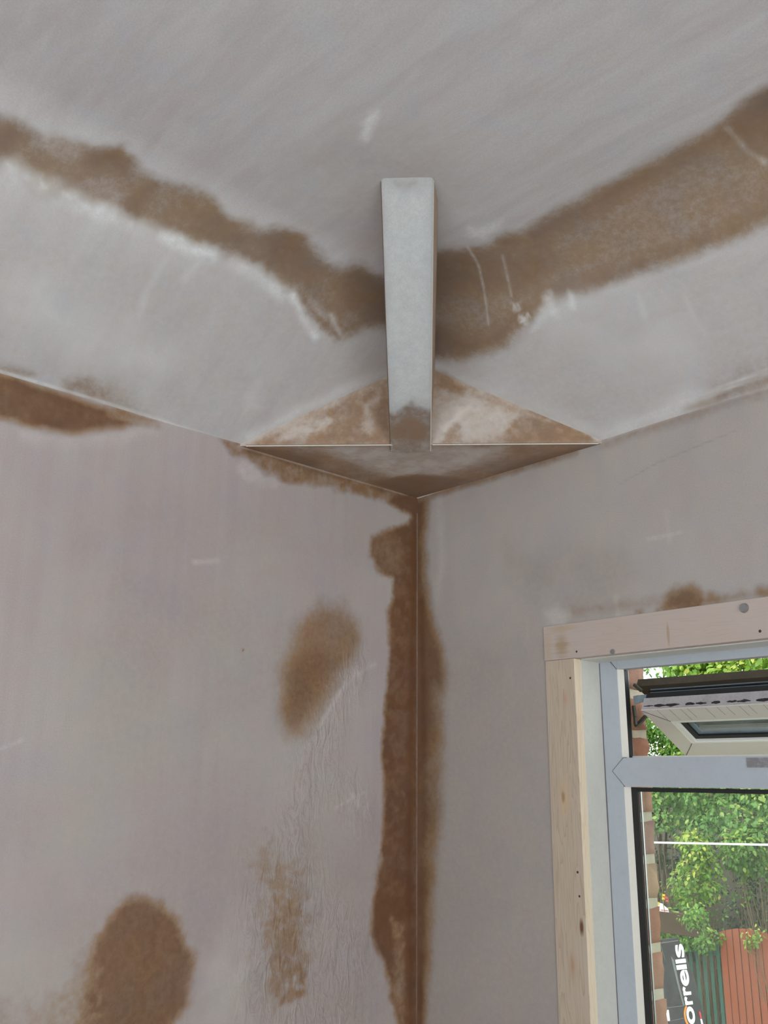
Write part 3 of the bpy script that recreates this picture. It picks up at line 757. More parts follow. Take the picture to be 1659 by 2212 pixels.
for p, r in (((.756, -.0033, -.3852), .0026), ((.4126, -.0033, -.3858), .0022)): MB().disc(p, (0, -1, 0), r, .0006, 8).build('nail', nail_m, tr2)
edge_m = wood('fresh_pine_edge', 2, (.86, .74, .56), (.74, .58, .40), 0)
tr3 = tag(empty('trim_3', (.37, 0, -.9)), 'knotty pine board down the left side of the window', 'casing', 'structure')
MB().box(.3410, .4052, -.003, .0165, -1.56, -.3972).build('side_board', pine, tr3, bevel=.0008)
for p, r in (((.3958, -.0028, -.432), .0022), ((.3931, -.0028, -.7609), .0024), ((.3947, -.0028, -.7991), .0022)): MB().disc(p, (0, -1, 0), r, .0006, 8).build('nail', nail_m, tr3)
MB().box(.4050, .4058, -.0024, .0164, -1.56, -.3974).build('sawn_edge', edge_m, tr3)
MB().box(1.84, 1.905, -.003, .0165, -1.56, -.3972).build('side_board', pine, tr3, bevel=.0008)
MB().box(.3410, 1.905, -.06, .0165, -1.60, -1.56).build('sill_board', pine, tr3, bevel=.002)

# ------------------------------------------------------------------ window
upvc = paint('upvc_blue_grey_light', (.455, .505, .555), .38, .22, 14, 0, (.30, .32, .36))
cream = paint('upvc_cream', (.76, .75, .67), .4, .12, 18)
reveal_m = paint('painted_reveal', (.66, .66, .60), .55, .22, 16)
black = paint('rubber_gasket', (.012, .012, .012), .6, .2, 40, 0, (.03, .03, .03))
grime = paint('grimy_channel', (.055, .045, .03), .7, .6, 40, 0, (.12, .09, .045))
channel = paint('sash_channel', (.20, .26, .30), .5, .5, 30, 0, (.04, .05, .06))
steel = metal('stay_steel', (.30, .31, .29), .45)
rust = paint('dull_stay_arm', (.10, .095, .075), .6, .5, 80, .4)
spacer_m = metal('spacer_bar', (.62, .65, .64), .35)
white_line = paint('seal_white', (.85, .85, .80), .4, .1)
crack = paint('weld_line', (.15, .14, .15), .8, .1)
glass_lo = glass_mat('dusty_glass', .045)
glass_hi = glass_mat('sash_glass', .03)

win = tag(empty('window_1', (1.1, .07, -1.5)), 'grey plastic window with an open top vent in the right wall', 'window', 'structure')
FR, FB = .0736, .097
MB().box(.352, .407, .0165, .0760, -1.56, -.36).build('jamb_reveal', reveal_m, win)
MB().box(.352, 1.88, .0165, .0760, -.3985, -.352).build('head_reveal', reveal_m, win)
MB().tube([(.4072, .0738, -.40), (.4075, .0734, -.7), (.4068, .0736, -.76), (.4076, .0735, -1.5)], .0014, 5).build('sealant_line', crack, win)
MB().box(.37, .4445, FR, FB, -1.56, -.37).build('frame_jamb', upvc, win, bevel=.001)
MB().box(.4445, 1.83, FR, FB, -.4135, -.37).build('frame_head', upvc, win, bevel=.001)
MB().box(1.78, 1.85, FR, FB, -1.56, -.4135).build('frame_jamb', upvc, win, bevel=.001)
MB().box(.4445, 1.78, FR, FB, -1.56, -1.50).build('frame_sill', upvc, win, bevel=.001)
tz0, tz1, tzm = -.6195, -.5700, -.5930
MB().prism([(.4235, 0, tzm), (.4480, 0, tz0), (1.78, 0, tz0), (1.78, 0, tz1), (.4480, 0, tz1)], (0, FR - .0010, 0), (0, .135, 0)).build('transom', upvc, win)
mb = MB()
for a, b in (((.4235, tzm), (.4480, tz1)), ((.4235, tzm), (.4480, tz0)), ((.4320, -.3990), (.4445, -.4135)), ((.4480, tz1), (.4550, tz1))):
    mb.tube([(a[0], FR - .0006, a[1]), (b[0], FR - .0006, b[1])], .0007, 5)
mb.build('weld_line', crack, win)
# worn catch plate on the transom
MB().box(.677, .7125, FR - .0022, FR - .0008, -.5872, -.5722).build('catch_plate', paint('worn_plate', (.24, .24, .25), .5, .7, 120, .4, (.5, .5, .52)), win)
# beads that turn into the openings
def bead(z0, z1, n):
    MB().hexa([(.4443, FR + .001, z0), (.4445, FR + .001, z0), (.4520, .0850, z0), (.4443, .0850, z0), (.4443, FR + .001, z1), (.4445, FR + .001, z1), (.4520, .0850, z1), (.4443, .0850, z1)]).build(n, cream, win)
bead(tz1, -.4135, 'vent_bead')
bead(-1.50, tz0, 'glazing_bead')
MB().box(.4440, .4640, .0850, .0905, -1.50, tz0 - .0010).build('gasket', black, win)
MB().box(.4440, 1.78, .0855, .0910, tz0 - .0082, tz0 - .0012).build('gasket', black, win)
MB().box(.4640, .4662, .0925, .0960, -1.50, tz0 - .0080).build('spacer_bar', spacer_m, win)
MB().box(.4560, 1.78, .0930, .0970, -1.50, tz0 - .0040).build('pane', glass_lo, win)
MB().box(.4440, .4520, .0860, .0940, tz1, -.4135).build('vent_gasket', black, win)
MB().box(.4440, .4497, .0950, .0975, tz1, -.4135).build('vent_seal', white_line, win)
MB().box(.4440, .4480, .1040, .1060, tz1, -.4135).build('stay_track', steel, win)
MB().box(.4440, .4490, .0980, .1030, tz1, -.4135).build('vent_stop', black, win)
MB().box(.4480, 1.78, .1000, .1040, tz1 - .002, tz1 + .0035).build('vent_seal', white_line, win)

# opened top vent
SX0, SX1 = .4797, 1.760
P0 = Vector((0, .0894, -.4882))
V = Vector((0, .883, -.469)).normalized()
T = Vector((0, .469, .883)).normalized()
def sp(x, v, t): return Vector((x, 0, 0)) + P0 + V * v + T * t
VL = .1610
sash = tag(mesh('sash', [], []), None)
sash.parent = win
sash.matrix_parent_inverse = Matrix.Translation(-Vector(win.location))
def ring(names, mats, o, i, t0, t1, sides=(0, 1, 2, 3)):
    """four mitred bars between outer rect o and inner rect i (x0,x1,v0,v1), thickness t0..t1"""
    co = [(o[0], o[2]), (o[1], o[2]), (o[1], o[3]), (o[0], o[3])]
    ci = [(i[0], i[2]), (i[1], i[2]), (i[1], i[3]), (i[0], i[3])]
    for q in sides:
        r = (q + 1) % 4
        bar = [sp(*co[q], 0), sp(*co[r], 0), sp(*ci[r], 0), sp(*ci[q], 0)]
        mb_ = MB().prism(bar, T * t0, T * t1)
        ob = mb_.build(names[q], mats[q], None)
        ob.parent = sash
    return
sash_in = paint('sash_inner_face', (.70, .655, .60), .42, .10, 25)
sash_edge = paint('mouldy_sash_edge', (.47, .45, .47), .5, .35, 34, 0, (.02, .018, .018))
ring(['top_rail', 'stile', 'bottom_rail', 'stile'], [sash_in] * 4, (SX0, SX1, 0, VL), (SX0 + .037, SX1 - .037, .0395, VL - .045), 0, .002)
ring(['glazing_bead'] * 4, [white_line] * 4, (SX0 + .036, SX1 - .036, .0385, VL - .0445), (SX0 + .046, SX1 - .046, .0460, VL - .0480), .0005, .0060)
ring(['gasket'] * 4, [black] * 4, (SX0 + .044, SX1 - .044, .044, VL - .0470), (SX0 + .057, SX1 - .057, .0560, VL - .0600), .0060, .0095)
ring(['spacer_bar'] * 4, [channel] * 4, (SX0 + .054, SX1 - .054, .053, VL - .0580), (SX0 + .066, SX1 - .066, .0640, VL - .0650), .0100, .0120)
pn = MB().prism([sp(SX0 + .05, .05, 0), sp(SX1 - .05, .05, 0), sp(SX1 - .05, VL - .052, 0), sp(SX0 + .05, VL - .052, 0)], T * .0125, T * .0165).build('pane', glass_hi)
pn.parent = sash
for nm, mt, t0, t1, w in (('edge_strip', sash_edge, .0021, .0255, 0.0), ('gasket', black, .0255, .0385, .004), ('edge_channel', channel, .0385, .0440, .010),
                          ('gasket', black, .0440, .0455, .006), ('edge_channel', channel, .0455, .0500, .009), ('weather_strip', grime, .0500, .0650, -.003)):
    o = (SX0 + w * .3, SX1 - w * .3, w, VL - w)
    if nm == 'weather_strip': o = (.4600, 1.775, w, VL + .006)
    inner = (SX0 + .014, SX1 - .014, .030, VL - (.050 if nm == 'edge_strip' else .014))
    ring([nm] * 4, [mt, mt, white_line if nm == 'edge_strip' else mt, mt], o, inner, t0, t1, (0, 1, 3) if t1 > .045 else (0, 1, 2, 3))
mb = MB()
for a, b in ((0, (.037, .0395)),):
    mb.tube([sp(SX0 + .001, .001, -.0003), sp(SX0 + .037, .0395, -.0003)], .0007, 5)
    mb.tube([sp(SX0 + .001, VL - .001, -.0003), sp(SX0 + .037, VL - .045, -.0003)], .0007, 5)
mb.build('weld_line', crack).parent = sash
rr = random.Random(5)
pencil = paint('pencil', (.30, .27, .26), .8, .1)
mould = paint('black_mould', (.015, .013, .013), .9, .3, 200, 0, (.2, .19, .19))
for q in range(12):
    x = SX0 + .03 + q * .022 + rr.uniform(-.006, .006)
    MB().tube([sp(x, .001, -.0002), sp(x + .003, .030 + rr.uniform(-.006, .008), -.0002)], .00035, 4).build('pencil_line', pencil).parent = sash
for q in range(11):
    x = SX0 + .012 + q * .026 + rr.uniform(-.007, .007)
    w, h = rr.uniform(.009, .019), rr.uniform(.0018, .0036)
    pts = [sp(x + w * math.cos(a) * rr.uniform(.6, 1.1), -.0003, .0085 + h * math.sin(a) * rr.uniform(.4, 1.3)) for a in [i * math.pi / 6 for i in range(12)]]
    MB().prism(pts, V * 0, V * .0002).build('mould_patch', mould).parent = sash
for pts, r in (([(.4600, .0980, -.468), (.4700, .1000, -.4665), (.4860, .1130, -.4640)], .0075), ([(.4590, .0950, -.478), (.4605, .0955, -.498), (.4600, .0965, -.512)], .0052),
               ([(.4600, .0960, -.5150), (.4690, .1010, -.5060), (.4770, .1040, -.4970)], .0055), ([(.4720, .1040, -.452), (.4600, .1000, -.440)], .004)):
    mb = MB()
    for a, b in zip(pts[:-1], pts[1:]):
        a, b = Vector(a), Vector(b)
        d = (b - a).normalized()
        n = d.cross(Vector((.6, .8, 0))).normalized() * r
        mb.prism([a - n, b - n, b + n, a + n], (0, 0, 0), (.0025, .003, 0))
    mb.build('stay_arm', rust if r < .007 else channel, win, bevel=.0008)
sash['label'] = 'white top vent tilted open'

# ------------------------------------------------------------------ brick reveal outside
mortar_m = paint('lime_mortar', (.60, .54, .40), .95, .5, 60, 0, (.34, .31, .24), .003)
ext = tag(empty('wall_exterior', (.2, .1, -1.5)), 'brick outer wall seen as a narrow jamb beside the window', 'wall', 'structure')
MB().box(-.5, .4185, .0990, .2010, -2.2, .5).build('mortar', mortar_m, ext)
MB().box(-.5, 2.6, .0990, .1960, -.19, .5).build('mortar', mortar_m, ext)
MB().box(.4110, 1.84, .0990, .196, -2.2, -1.58).build('mortar', mortar_m, ext)
MB().box(1.84, 2.6, .0990, .196, -2.2, -.19).build('mortar', mortar_m, ext)
brick_cols = [(.36, .16, .09), (.40, .20, .115), (.36, .20, .14), (.45, .29, .17), (.33, .15, .09)]
brick_m = [paint(f'brick_clay_{i}', c, .9, .6, 55, 0, tuple(x * .45 for x in c), .004) for i, c in enumerate(brick_cols)]
def rough_brick(x0, x1, z0, z1, seed):
    rb = random.Random(seed)
    bm = bmesh.new()
    bmesh.ops.create_cube(bm, size=1)
    bmesh.ops.subdivide_edges(bm, edges=bm.edges[:], cuts=3, use_grid_fill=True)
    for v in bm.verts:
        x, y, z = v.co
        e = sum(abs(abs(q) - .5) < .01 for q in (x, y, z))
        j = .0015 + (.0035 if e >= 2 else 0)
        v.co = ((x0 + x1) / 2 + x * (x1 - x0), .1525 + y * .104, (z0 + z1) / 2 + z * (z1 - z0))
        sh = (.0028 if e >= 2 else 0)
        v.co.x += -sh * (1 if x > 0 else -1) + rb.uniform(-j, j) * .5
        v.co.y += -sh * (1 if y > 0 else -1) + rb.uniform(-j, j) * .5
        v.co.z += rb.uniform(-j, j) * .4 - sh * (1 if z > 0 else -1)
    me = bpy.data.meshes.new('brick')
    bm.to_mesh(me)
    bm.free()
    me.polygons.foreach_set('use_smooth', [True] * len(me.polygons))
    return me
joint = -.6728
seq = [4, 0, 1, 3, 2, 0, 1, 4, 0, 3, 1, 2, 0, 4, 1]
for i in range(-7, 13):
    zt = joint - .0743 * i - .005
    zb = zt - .0643
    cidx = {-1: 1, -2: 0, -3: 1, 0: 2, 1: 3, 2: 0, 3: 1, 4: 1}.get(i, seq[i % len(seq)])
    n = .102 if i % 2 else .215
    o = link('brick', rough_brick(.4190 - n, .4236, zb, zt, i + 50), brick_m[cidx], ext)
    x = .4190 - n - .010
    for q in range(2):
        o = link('brick', rough_brick(x - .215, x, zb, zt, i * 7 + q + 200), brick_m[seq[(i * 3 + q) % len(seq)]], ext)
        x -= .225

# ------------------------------------------------------------------ outside ground
GZ = -5.4
soil = paint('dark_soil', (.10, .085, .055), .95, .7, 1.5, 0, (.05, .06, .025), .05)
grass = paint('rough_ground', (.13, .15, .06), .95, .6, 2, 0, (.18, .14, .09), .03)
tag(MB().box(-30, 14, .5, 40, GZ - .3, GZ).build('ground', grass), 'rough yard ground below the window', 'ground', 'structure')
mb = MB()
rb = random.Random(11)
nx, ny = 44, 14
vv = []
for i in range(nx + 1):
    for j in range(ny + 1):
        t_ = j / ny
        y = 15.6 + 7 * t_
        z = GZ - .1 + 5.2 * min(1, (t_ * 1.25)) ** .75 + (rb.uniform(-.18, .18) if j else 0)
        vv.append((-22 + 30 * i / nx, y, z))
ff = [(i * (ny + 1) + j, (i + 1) * (ny + 1) + j, (i + 1) * (ny + 1) + j + 1, i * (ny + 1) + j + 1) for i in range(nx) for j in range(ny)]
tag(mesh('embankment', vv, ff, soil, None, True), 'steep overgrown earth bank behind the fences', 'bank', 'structure')

# ------------------------------------------------------------------ fences
green_m = paint('palisade_green', (.038, .135, .09), .5, .4, 14, 0, (.12, .17, .13))
red_m = paint('red_stained_board', (.36, .095, .04), .75, .4, 12, 0, (.30, .13, .08))
pal = tag(empty('palisade_fence', (-8.4, 15.02, GZ)), 'green steel palisade fence of pointed pales beside the red boards', 'fence')
def pale(x, lean=0):
    w, d = .030, .016
    z0, z1 = GZ + .05, -3.26
    prof = [(-w, -d * .3), (-w * .45, -d), (0, -d * .55), (w * .45, -d), (w, -d * .3), (w * .45, -d + .004), (0, -d * .55 + .005), (-w * .45, -d + .004)]
    mb_ = MB()
    n = len(prof)
    r0 = [(x + p[0], 15.0 + p[1], z0) for p in prof]
    r1 = [(x + p[0] + lean, 15.0 + p[1], z1 - .07) for p in prof]
    r2 = [(x + p[0] * .25 + lean, 15.0 + p[1], z1) for p in prof]
    v = r0 + r1 + r2
    f = [(a * n + i, a * n + (i + 1) % n, (a + 1) * n + (i + 1) % n, (a + 1) * n + i) for a in range(2) for i in range(n)] + [tuple(range(n))[::-1], tuple(range(2 * n, 3 * n))]
    mb_.add(v, f)
    return mb_.build('pale', green_m, pal)
for i in range(22): pale(-7.60 - .135 * i, random.uniform(-.01, .01))
for z in (-3.50, -5.0): MB().box(-10.6, -7.53, 15.005, 15.045, z - .025, z + .025).build('rail', green_m, pal, bevel=.004)
for x in (-7.56, -10.5): MB().box(x - .03, x + .03, 15.05, 15.11, GZ, -3.3).build('post', green_m, pal, bevel=.004)
for fi, fx in enumerate((-7.535, -6.345)):
    fen = tag(empty('board_fence', (fx + .58, 15, GZ)), ('red-stained fence panel with arched top beside the green palisade' if fi == 0 else 'red-stained arched fence panel beyond the window edge'), 'fence')
    for b in range(9):
        xa = fx + b * .130
        def top(x): return -3.012 - .115 * ((x - (fx + .555)) / .555) ** 2
        mb = MB()
        prof = [(xa, GZ + .04), (xa + .113, GZ + .04), (xa + .113, top(xa + .113)), (xa + .059, top(xa + .059)), (xa, top(xa))]
        dy = random.uniform(-.006, .006)
        mb.prism([(p[0], 14.97 + dy, p[1]) for p in prof], (0, 0, 0), (0, .018, 0)).build('board', red_m, fen)
    for z in (-3.75, -4.9): MB().box(fx, fx + 1.16, 14.995, 15.04, z - .04, z + .04).build('rail', red_m, fen)

# ------------------------------------------------------------------ dark signboard
D1 = Vector((.2305, .9731, 0))
D2 = Vector((-.1359, .0322, .9902)).normalized()
SP = Vector((-3.887, 7.4784, -2.4269))
DN = D1.cross(D2).normalized()
if DN.dot(Vector((1.4, -1.4, -.6)) - SP) < 0: DN = -DN
def sg(a, b, n=0.0): return SP + D1 * a + D2 * b + DN * n
slate = paint('sign_dark_grey', (.032, .031, .029), .75, .35, 12, 0, (.13, .13, .125))
sign = tag(empty('signboard', (-3.8, 7.4, GZ)), 'dark grey signboard with upright white lettering in front of the green fence', 'sign')
outl = [(-.62, -2.2), (.30, -2.2), (.245, -.62), (.226, -.34), (.186, -.015), (.125, .18), (.058, .345), (-.62, .335)]
MB().prism([sg(a, b) for a, b in outl], DN * -.045, DN * 0).build('board', slate, sign, bevel=.004)
seam_m = paint('sign_seam', (.24, .235, .20), .6, .3, 30)
for a0, b0, a1, b1, r in ((-.40, -.245, -.0014, -.250, .002), (-.38, .305, .05, .318, .003), (-.2, .31, -.165, .15, .0018), (-.25, -.36, -.05, -.352, .0015)):
    MB().tube([sg(a0, b0, .001), sg(a1, b1, .001)], r, 5).build('seam', seam_m, sign)
MB().prism([sg(a, b) for a, b in ((-.085, .19), (-.05, .15), (-.035, -.05), (-.01, -.245), (-.03, -.245), (-.06, -.05))], DN * .0005, DN * .0015).build('light_band', paint('sign_band', (.17, .17, .16), .5, .2, 20), sign)
letter_m = paint('sign_white', (.92, .92, .92), .5, .03)
def letter(ch, a_top, a_base, b0, b1):
    """letter read upward: its own x runs along D2, its up along -D1; squared to the given box"""
    cu_ = bpy.data.curves.new('letter', 'FONT')
    cu_.body = ch
    cu_.offset = {'l': .02, 'r': .03}.get(ch, .022)
    cu_.extrude = .01
    ob = bpy.data.objects.new('letter', cu_)
    COL.objects.link(ob)
    dg = bpy.context.evaluated_depsgraph_get()
    me = bpy.data.meshes.new_from_object(ob.evaluated_get(dg))
    bpy.data.objects.remove(ob)
    co = np.array([v.co for v in me.vertices])
    lo, hi = co.min(0), co.max(0)
    for v in me.vertices:
        s_ = (v.co.x - lo[0]) / (hi[0] - lo[0])
        t_ = (v.co.y - lo[1]) / (hi[1] - lo[1])
        n_ = .002 + .004 * (v.co.z - lo[2]) / (hi[2] - lo[2])
        v.co = sg(a_base + (a_top - a_base) * t_, b0 + (b1 - b0) * s_, n_)
    me.name = 'letter'
    link('letter', me, letter_m, sign)
for ch, at, ab, b0, b1 in (('o', -.006, .100, -.412, -.262), ('r', -.001, .101, -.247, -.172), ('r', -.003, .101, -.164, -.087), ('e', -.006, .106, -.084, .057),
                           ('l', -.037, .100, .062, .103), ('l', -.036, .103, .117, .153), ('s', -.012, .100, .167, .287)):
    letter(ch, at, ab, b0, b1)
arc = [(.045 + .085 * math.cos(t_) * 1.0, -.345 + .105 * math.sin(t_)) for t_ in np.linspace(math.radians(115), math.radians(250), 16)]
arc2 = [(.052 + .068 * math.cos(t_), -.342 + .088 * math.sin(t_)) for t_ in np.linspace(math.radians(250), math.radians(115), 16)]
MB().prism([sg(a, b) for a, b in arc + arc2], DN * .0016, DN * .0022).build('orange_crescent', paint('sign_orange', (.85, .27, .03), .5, .05), sign)
MB().prism([sg(a, b) for a, b in ((-.345, -.268), (-.227, -.2635), (-.231, -.356), (-.349, -.353))], DN * .001, DN * .003).build('white_block', letter_m, sign)
red_p = paint('sign_red', (.60, .03, .03), .5, .05)
MB().prism([sg(a, b) for a, b in ((-.27, .139), (-.205, .139), (-.205, .112), (-.27, .112))], DN * .001, DN * .003).build('red_mark', red_p, sign)
MB().prism([sg(a, b) for a, b in ((.162, -.315), (.182, -.32), (.186, -.378), (.166, -.375))], DN * .001, DN * .006).build('red_tape', red_p, sign)
MB().prism([sg(a, b) for a, b in ((.166, -.379), (.186, -.382), (.195, -.47), (.172, -.47))], DN * .001, DN * .006).build('white_tape', letter_m, sign)
for a in (-.5, .2):
    p = sg(a, -2.1, -.05)
    MB().tube([(p.x, p.y, GZ), p + D2 * .6 + Vector((0, 0, 0))], .03, 8).build('leg', green_m, sign)

# timber rail with its small notice and flowers, behind the sign
brown_w = wood('brown_timber', 0, (.085, .050, .022), (.05, .030, .014))
tb = tag(empty('timber_rail', (-7.2, 12, GZ)), 'thick brown timber rail half hidden by leaves above the signboard', 'rail')
MB().box(-8.6, -6.25, 12.0, 12.08, -2.785, -2.485).build('plank', brown_w, tb, bevel=.008)
for x in (-8.4, -7.1): MB().box(x - .06, x + .06, 12.08, 12.2, GZ, -2.5).build('post', brown_w, tb, bevel=.006)
nt_ = tag(empty('notice', (-6.78, 11.98, -2.484)), 'small white notice with a red foot on the brown timber rail', 'notice')
MB().prism([(-6.92, 11.99, -2.484), (-6.70, 11.99, -2.484), (-6.71, 11.99, -2.435), (-6.77, 11.99, -2.40), (-6.80, 11.99, -2.372), (-6.92, 11.99, -2.36)], (0, 0, 0), (0, .01, 0)).build('plate', letter_m, nt_)
MB().box(-6.83, -6.705, 11.984, 11.99, -2.468, -2.458).build('red_bar', red_p, nt_)

# overhead line
tag(MB().tube([(-14, 3.0, -1.36), (-6, 3.0, -1.078), (-1.3166, 3.0, -.904), (-.7131, 3.0, -.8822), (6, 3.0, -.64)], .0048, 8).build('overhead_cable', paint('cable_white', (.85, .84, .80), .5, .1)),
    'thin white overhead cable crossing in front of the shrubs', 'cable')

# ------------------------------------------------------------------ shrubs and trees
L_MATS = {
    'bright': leaf_mat('leaf_bright', (.10, .24, .03), (.36, .58, .10), (.75, .75, .16)),
    'pale': leaf_mat('leaf_pale', (.10, .24, .06), (.32, .58, .17), (.60, .70, .22)),
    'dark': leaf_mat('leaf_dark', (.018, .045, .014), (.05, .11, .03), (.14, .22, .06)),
    'mid': leaf_mat('leaf_mid', (.07, .18, .03), (.22, .44, .08), (.45, .60, .12)),
}
stem_m = paint('dry_stem', (.26, .185, .10), .9, .5, 20)
bark_m = paint('brown_bark', (.13, .095, .065), .95, .5, 12, 0, None, .02)
LEAF = np.array([(0, 0, 0), (.30, .28, .05), (.24, .66, .06), (0, 1.0, -.06), (-.24, .66, .06), (-.30, .28, .05), (0, .5, -.02)])
LEAF_F = [(0, 1, 6), (1, 2, 6), (2, 3, 6), (3, 4, 6), (4, 5, 6), (5, 0, 6)]


def leaf_cloud(blobs, n, size, seed, vbase, vvar):
    """oriented leaves on the outer part of ellipsoid clumps"""
    r = np.random.RandomState(seed)
    w = np.array([b[3] * b[4] * b[5] for b in blobs]) ** .67
    pick = r.choice(len(blobs), n, p=w / w.sum())
    B = np.array(blobs)[pick]
    d = r.normal(size=(n, 3))
    d /= np.linalg.norm(d, axis=1)[:, None]
    rad = r.uniform(.55, 1.05, n) ** .6
    sub = r.uniform(-.06, .06, (n, 3))
    p = B[:, :3] + d * B[:, 3:6] * rad[:, None] + sub
    nrm = d * .7 + np.array([0, -.35, .75]) + r.normal(size=(n, 3)) * .45
    nrm /= np.linalg.norm(nrm, axis=1)[:, None]
    tip = d * .5 + np.array([0, -.3, -.75]) + r.normal(size=(n, 3)) * .55
    tip -= nrm * (tip * nrm).sum(1)[:, None]
    tip /= np.linalg.norm(tip, axis=1)[:, None]
    side = np.cross(tip, nrm)
    s = size * r.uniform(.6, 1.25, n)
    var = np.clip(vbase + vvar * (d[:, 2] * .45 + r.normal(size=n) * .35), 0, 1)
    var = np.where(r.rand(n) < .03, 1.0, var)
    return p, side, tip, nrm, s, var


def leaves_mesh(name, cl, mat):
    p, side, tip, nrm, s, var = cl
    v = (p[:, None, :] + s[:, None, None] * (LEAF[None, :, 0, None] * side[:, None, :] + LEAF[None, :, 1, None] * tip[:, None, :] + LEAF[None, :, 2, None] * nrm[:, None, :]))
    n = len(p)
    me = bpy.data.meshes.new(name)
    me.vertices.add(n * 7)
    me.vertices.foreach_set('co', v.astype(np.float32).ravel())
    f = (np.arange(n)[:, None, None] * 7 + np.array(LEAF_F)[None]).reshape(-1)
    me.loops.add(len(f))
    me.loops.foreach_set('vertex_index', f.astype(np.int32))
    me.polygons.add(len(f) // 3)
    me.polygons.foreach_set('loop_start', np.arange(0, len(f), 3, dtype=np.int32))
    me.update(calc_edges=True)
    a = me.attributes.new('v', 'FLOAT', 'POINT')
    a.data.foreach_set('value', np.repeat(var, 7).astype(np.float32))
    me.materials.append(mat)
    return me


def plant(name, label, cat, blobs, n, size, tone, root, seed, vbase=.5, vvar=.5, singles=0, stems=5, bark=None, stem_r=.014, group=None):
    o = tag(empty(name, root), label, cat, None, group)
    cl = leaf_cloud(blobs, n, size, seed, vbase, vvar)
    if singles:  # the leaves nearest the window as objects of their own
        near = np.argsort(cl[0][:, 1] - cl[0][:, 2] * .2)[:singles]
        rest = np.setdiff1d(np.arange(n), near)
    else:
        near, rest = [], np.arange(n)
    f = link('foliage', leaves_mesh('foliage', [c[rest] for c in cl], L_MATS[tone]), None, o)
    f['kind'] = 'stuff'
    protos = []
    for q in range(3):
        me = bpy.data.meshes.new('leaf')
        me.from_pydata([tuple(x) for x in LEAF], [], LEAF_F)
        at = me.attributes.new('v', 'FLOAT', 'POINT')
        at.data.foreach_set('value', [min(1, vbase + .1 + .22 * q)] * 7)
        me.materials.append(L_MATS[tone])
        protos.append(me)
    for i in near:
        p, side, tip, nrm, s, var = [c[i] for c in cl]
        lf = bpy.data.objects.new('leaf', protos[i % 3])
        COL.objects.link(lf)
        mm = Matrix((Vector(side), Vector(tip), Vector(nrm))).transposed().to_4x4()
        mm = Matrix.Translation(Vector(p) - Vector(root)) @ mm @ Matrix.Diagonal((s * 1.05, s * 1.05, s, 1))
        lf.parent = o
        lf.matrix_local = mm
    rs = random.Random(seed)
    for q in range(stems):
        b = blobs[q % len(blobs)]
        e = Vector((b[0] + rs.uniform(-.5, .5) * b[3], b[1] + rs.uniform(-.3, .3) * b[4], b[2] + rs.uniform(.1, .7) * b[5]))
        s0 = Vector(root) + Vector((rs.uniform(-.15, .15), rs.uniform(-.1, .1), 0))
        m0 = s0.lerp(e, .5) + Vector((rs.uniform(-.15, .15), rs.uniform(-.1, .1), rs.uniform(0, .25)))
        pts = [s0 * (1 - t_) ** 2 + m0 * 2 * t_ * (1 - t_) + e * t_ * t_ for t_ in np.linspace(0, 1, 7)]
        MB().tube(pts, stem_r, 6, stem_r * .3).build('stem', bark or stem_m, o)
    return o


def clumps(x0, x1, y0, y1, z0, z1, n, r, seed):
    q = random.Random(seed)
    return [(q.uniform(x0, x1), q.uniform(y0, y1), q.uniform(z0, z1), r * q.uniform(.7, 1.3), r * q.uniform(.6, 1.1), r * q.uniform(.6, 1.1)) for _ in range(n)]


# tree crowns high behind the bank and above the vent
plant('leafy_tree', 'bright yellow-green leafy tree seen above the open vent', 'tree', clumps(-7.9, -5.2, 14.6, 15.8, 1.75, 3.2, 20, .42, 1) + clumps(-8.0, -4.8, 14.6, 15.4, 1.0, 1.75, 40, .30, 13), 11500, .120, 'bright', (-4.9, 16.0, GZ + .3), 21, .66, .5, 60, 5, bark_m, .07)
plant('sparse_tree', 'thin-leaved tree with sky showing through beside the bright tree', 'tree', clumps(-11.2, -8.9, 15.6, 16.6, 1.0, 2.4, 10, .22, 2) + clumps(-9.3, -8.3, 15.4, 16.0, 1.2, 2.0, 9, .16, 22), 620, .11, 'mid', (-10.2, 17.2, GZ + 1.2), 22, .45, .5, 0, 8, bark_m, .04)
# tall shrubs, from top to bottom of the bank
plant('tall_shrub', 'tall light green shrub seen below the open vent beside the brick', 'shrub', clumps(-10.6, -7.6, 16.0, 16.8, -.6, .75, 44, .36, 3), 9000, .105, 'mid', (-9.2, 16.9, GZ + .8), 23, .62, .6, 20, 5, bark_m, .016)
plant('tall_shrub', 'tall leafy shrub hidden for the most part by the vent', 'shrub', clumps(-8.3, -4.6, 16.0, 17.0, -.6, 1.6, 34, .42, 4), 5200, .105, 'mid', (-6.2, 16.9, GZ + .8), 24, .55, .5, 0, 5, bark_m, .016)
plant('spreading_shrub', 'pale green shrub spreading under the grey transom, next to the brick', 'shrub', clumps(-10.2, -8.55, 15.9, 16.6, -1.35, -.62, 20, .27, 5), 3000, .100, 'pale', (-9.3, 16.5, GZ + .5), 25, .60, .6, 40, 5)
plant('spreading_shrub', 'pale green shrub spreading under the grey transom at the picture edge', 'shrub', clumps(-8.5, -6.2, 15.8, 16.6, -1.55, -.60, 26, .29, 6), 4200, .100, 'pale', (-7.4, 16.5, GZ + .5), 26, .62, .6, 60, 6)
plant('hanging_shrub', 'yellow-green shrub drooping in the middle below the white cable', 'shrub', clumps(-8.55, -7.80, 15.35, 15.7, -2.75, -1.75, 18, .20, 7) + clumps(-8.4, -8.0, 15.3, 15.6, -2.3, -1.6, 5, .2, 17), 1700, .090, 'bright', (-8.35, 15.9, GZ + .25), 27, .56, .6, 60, 7)
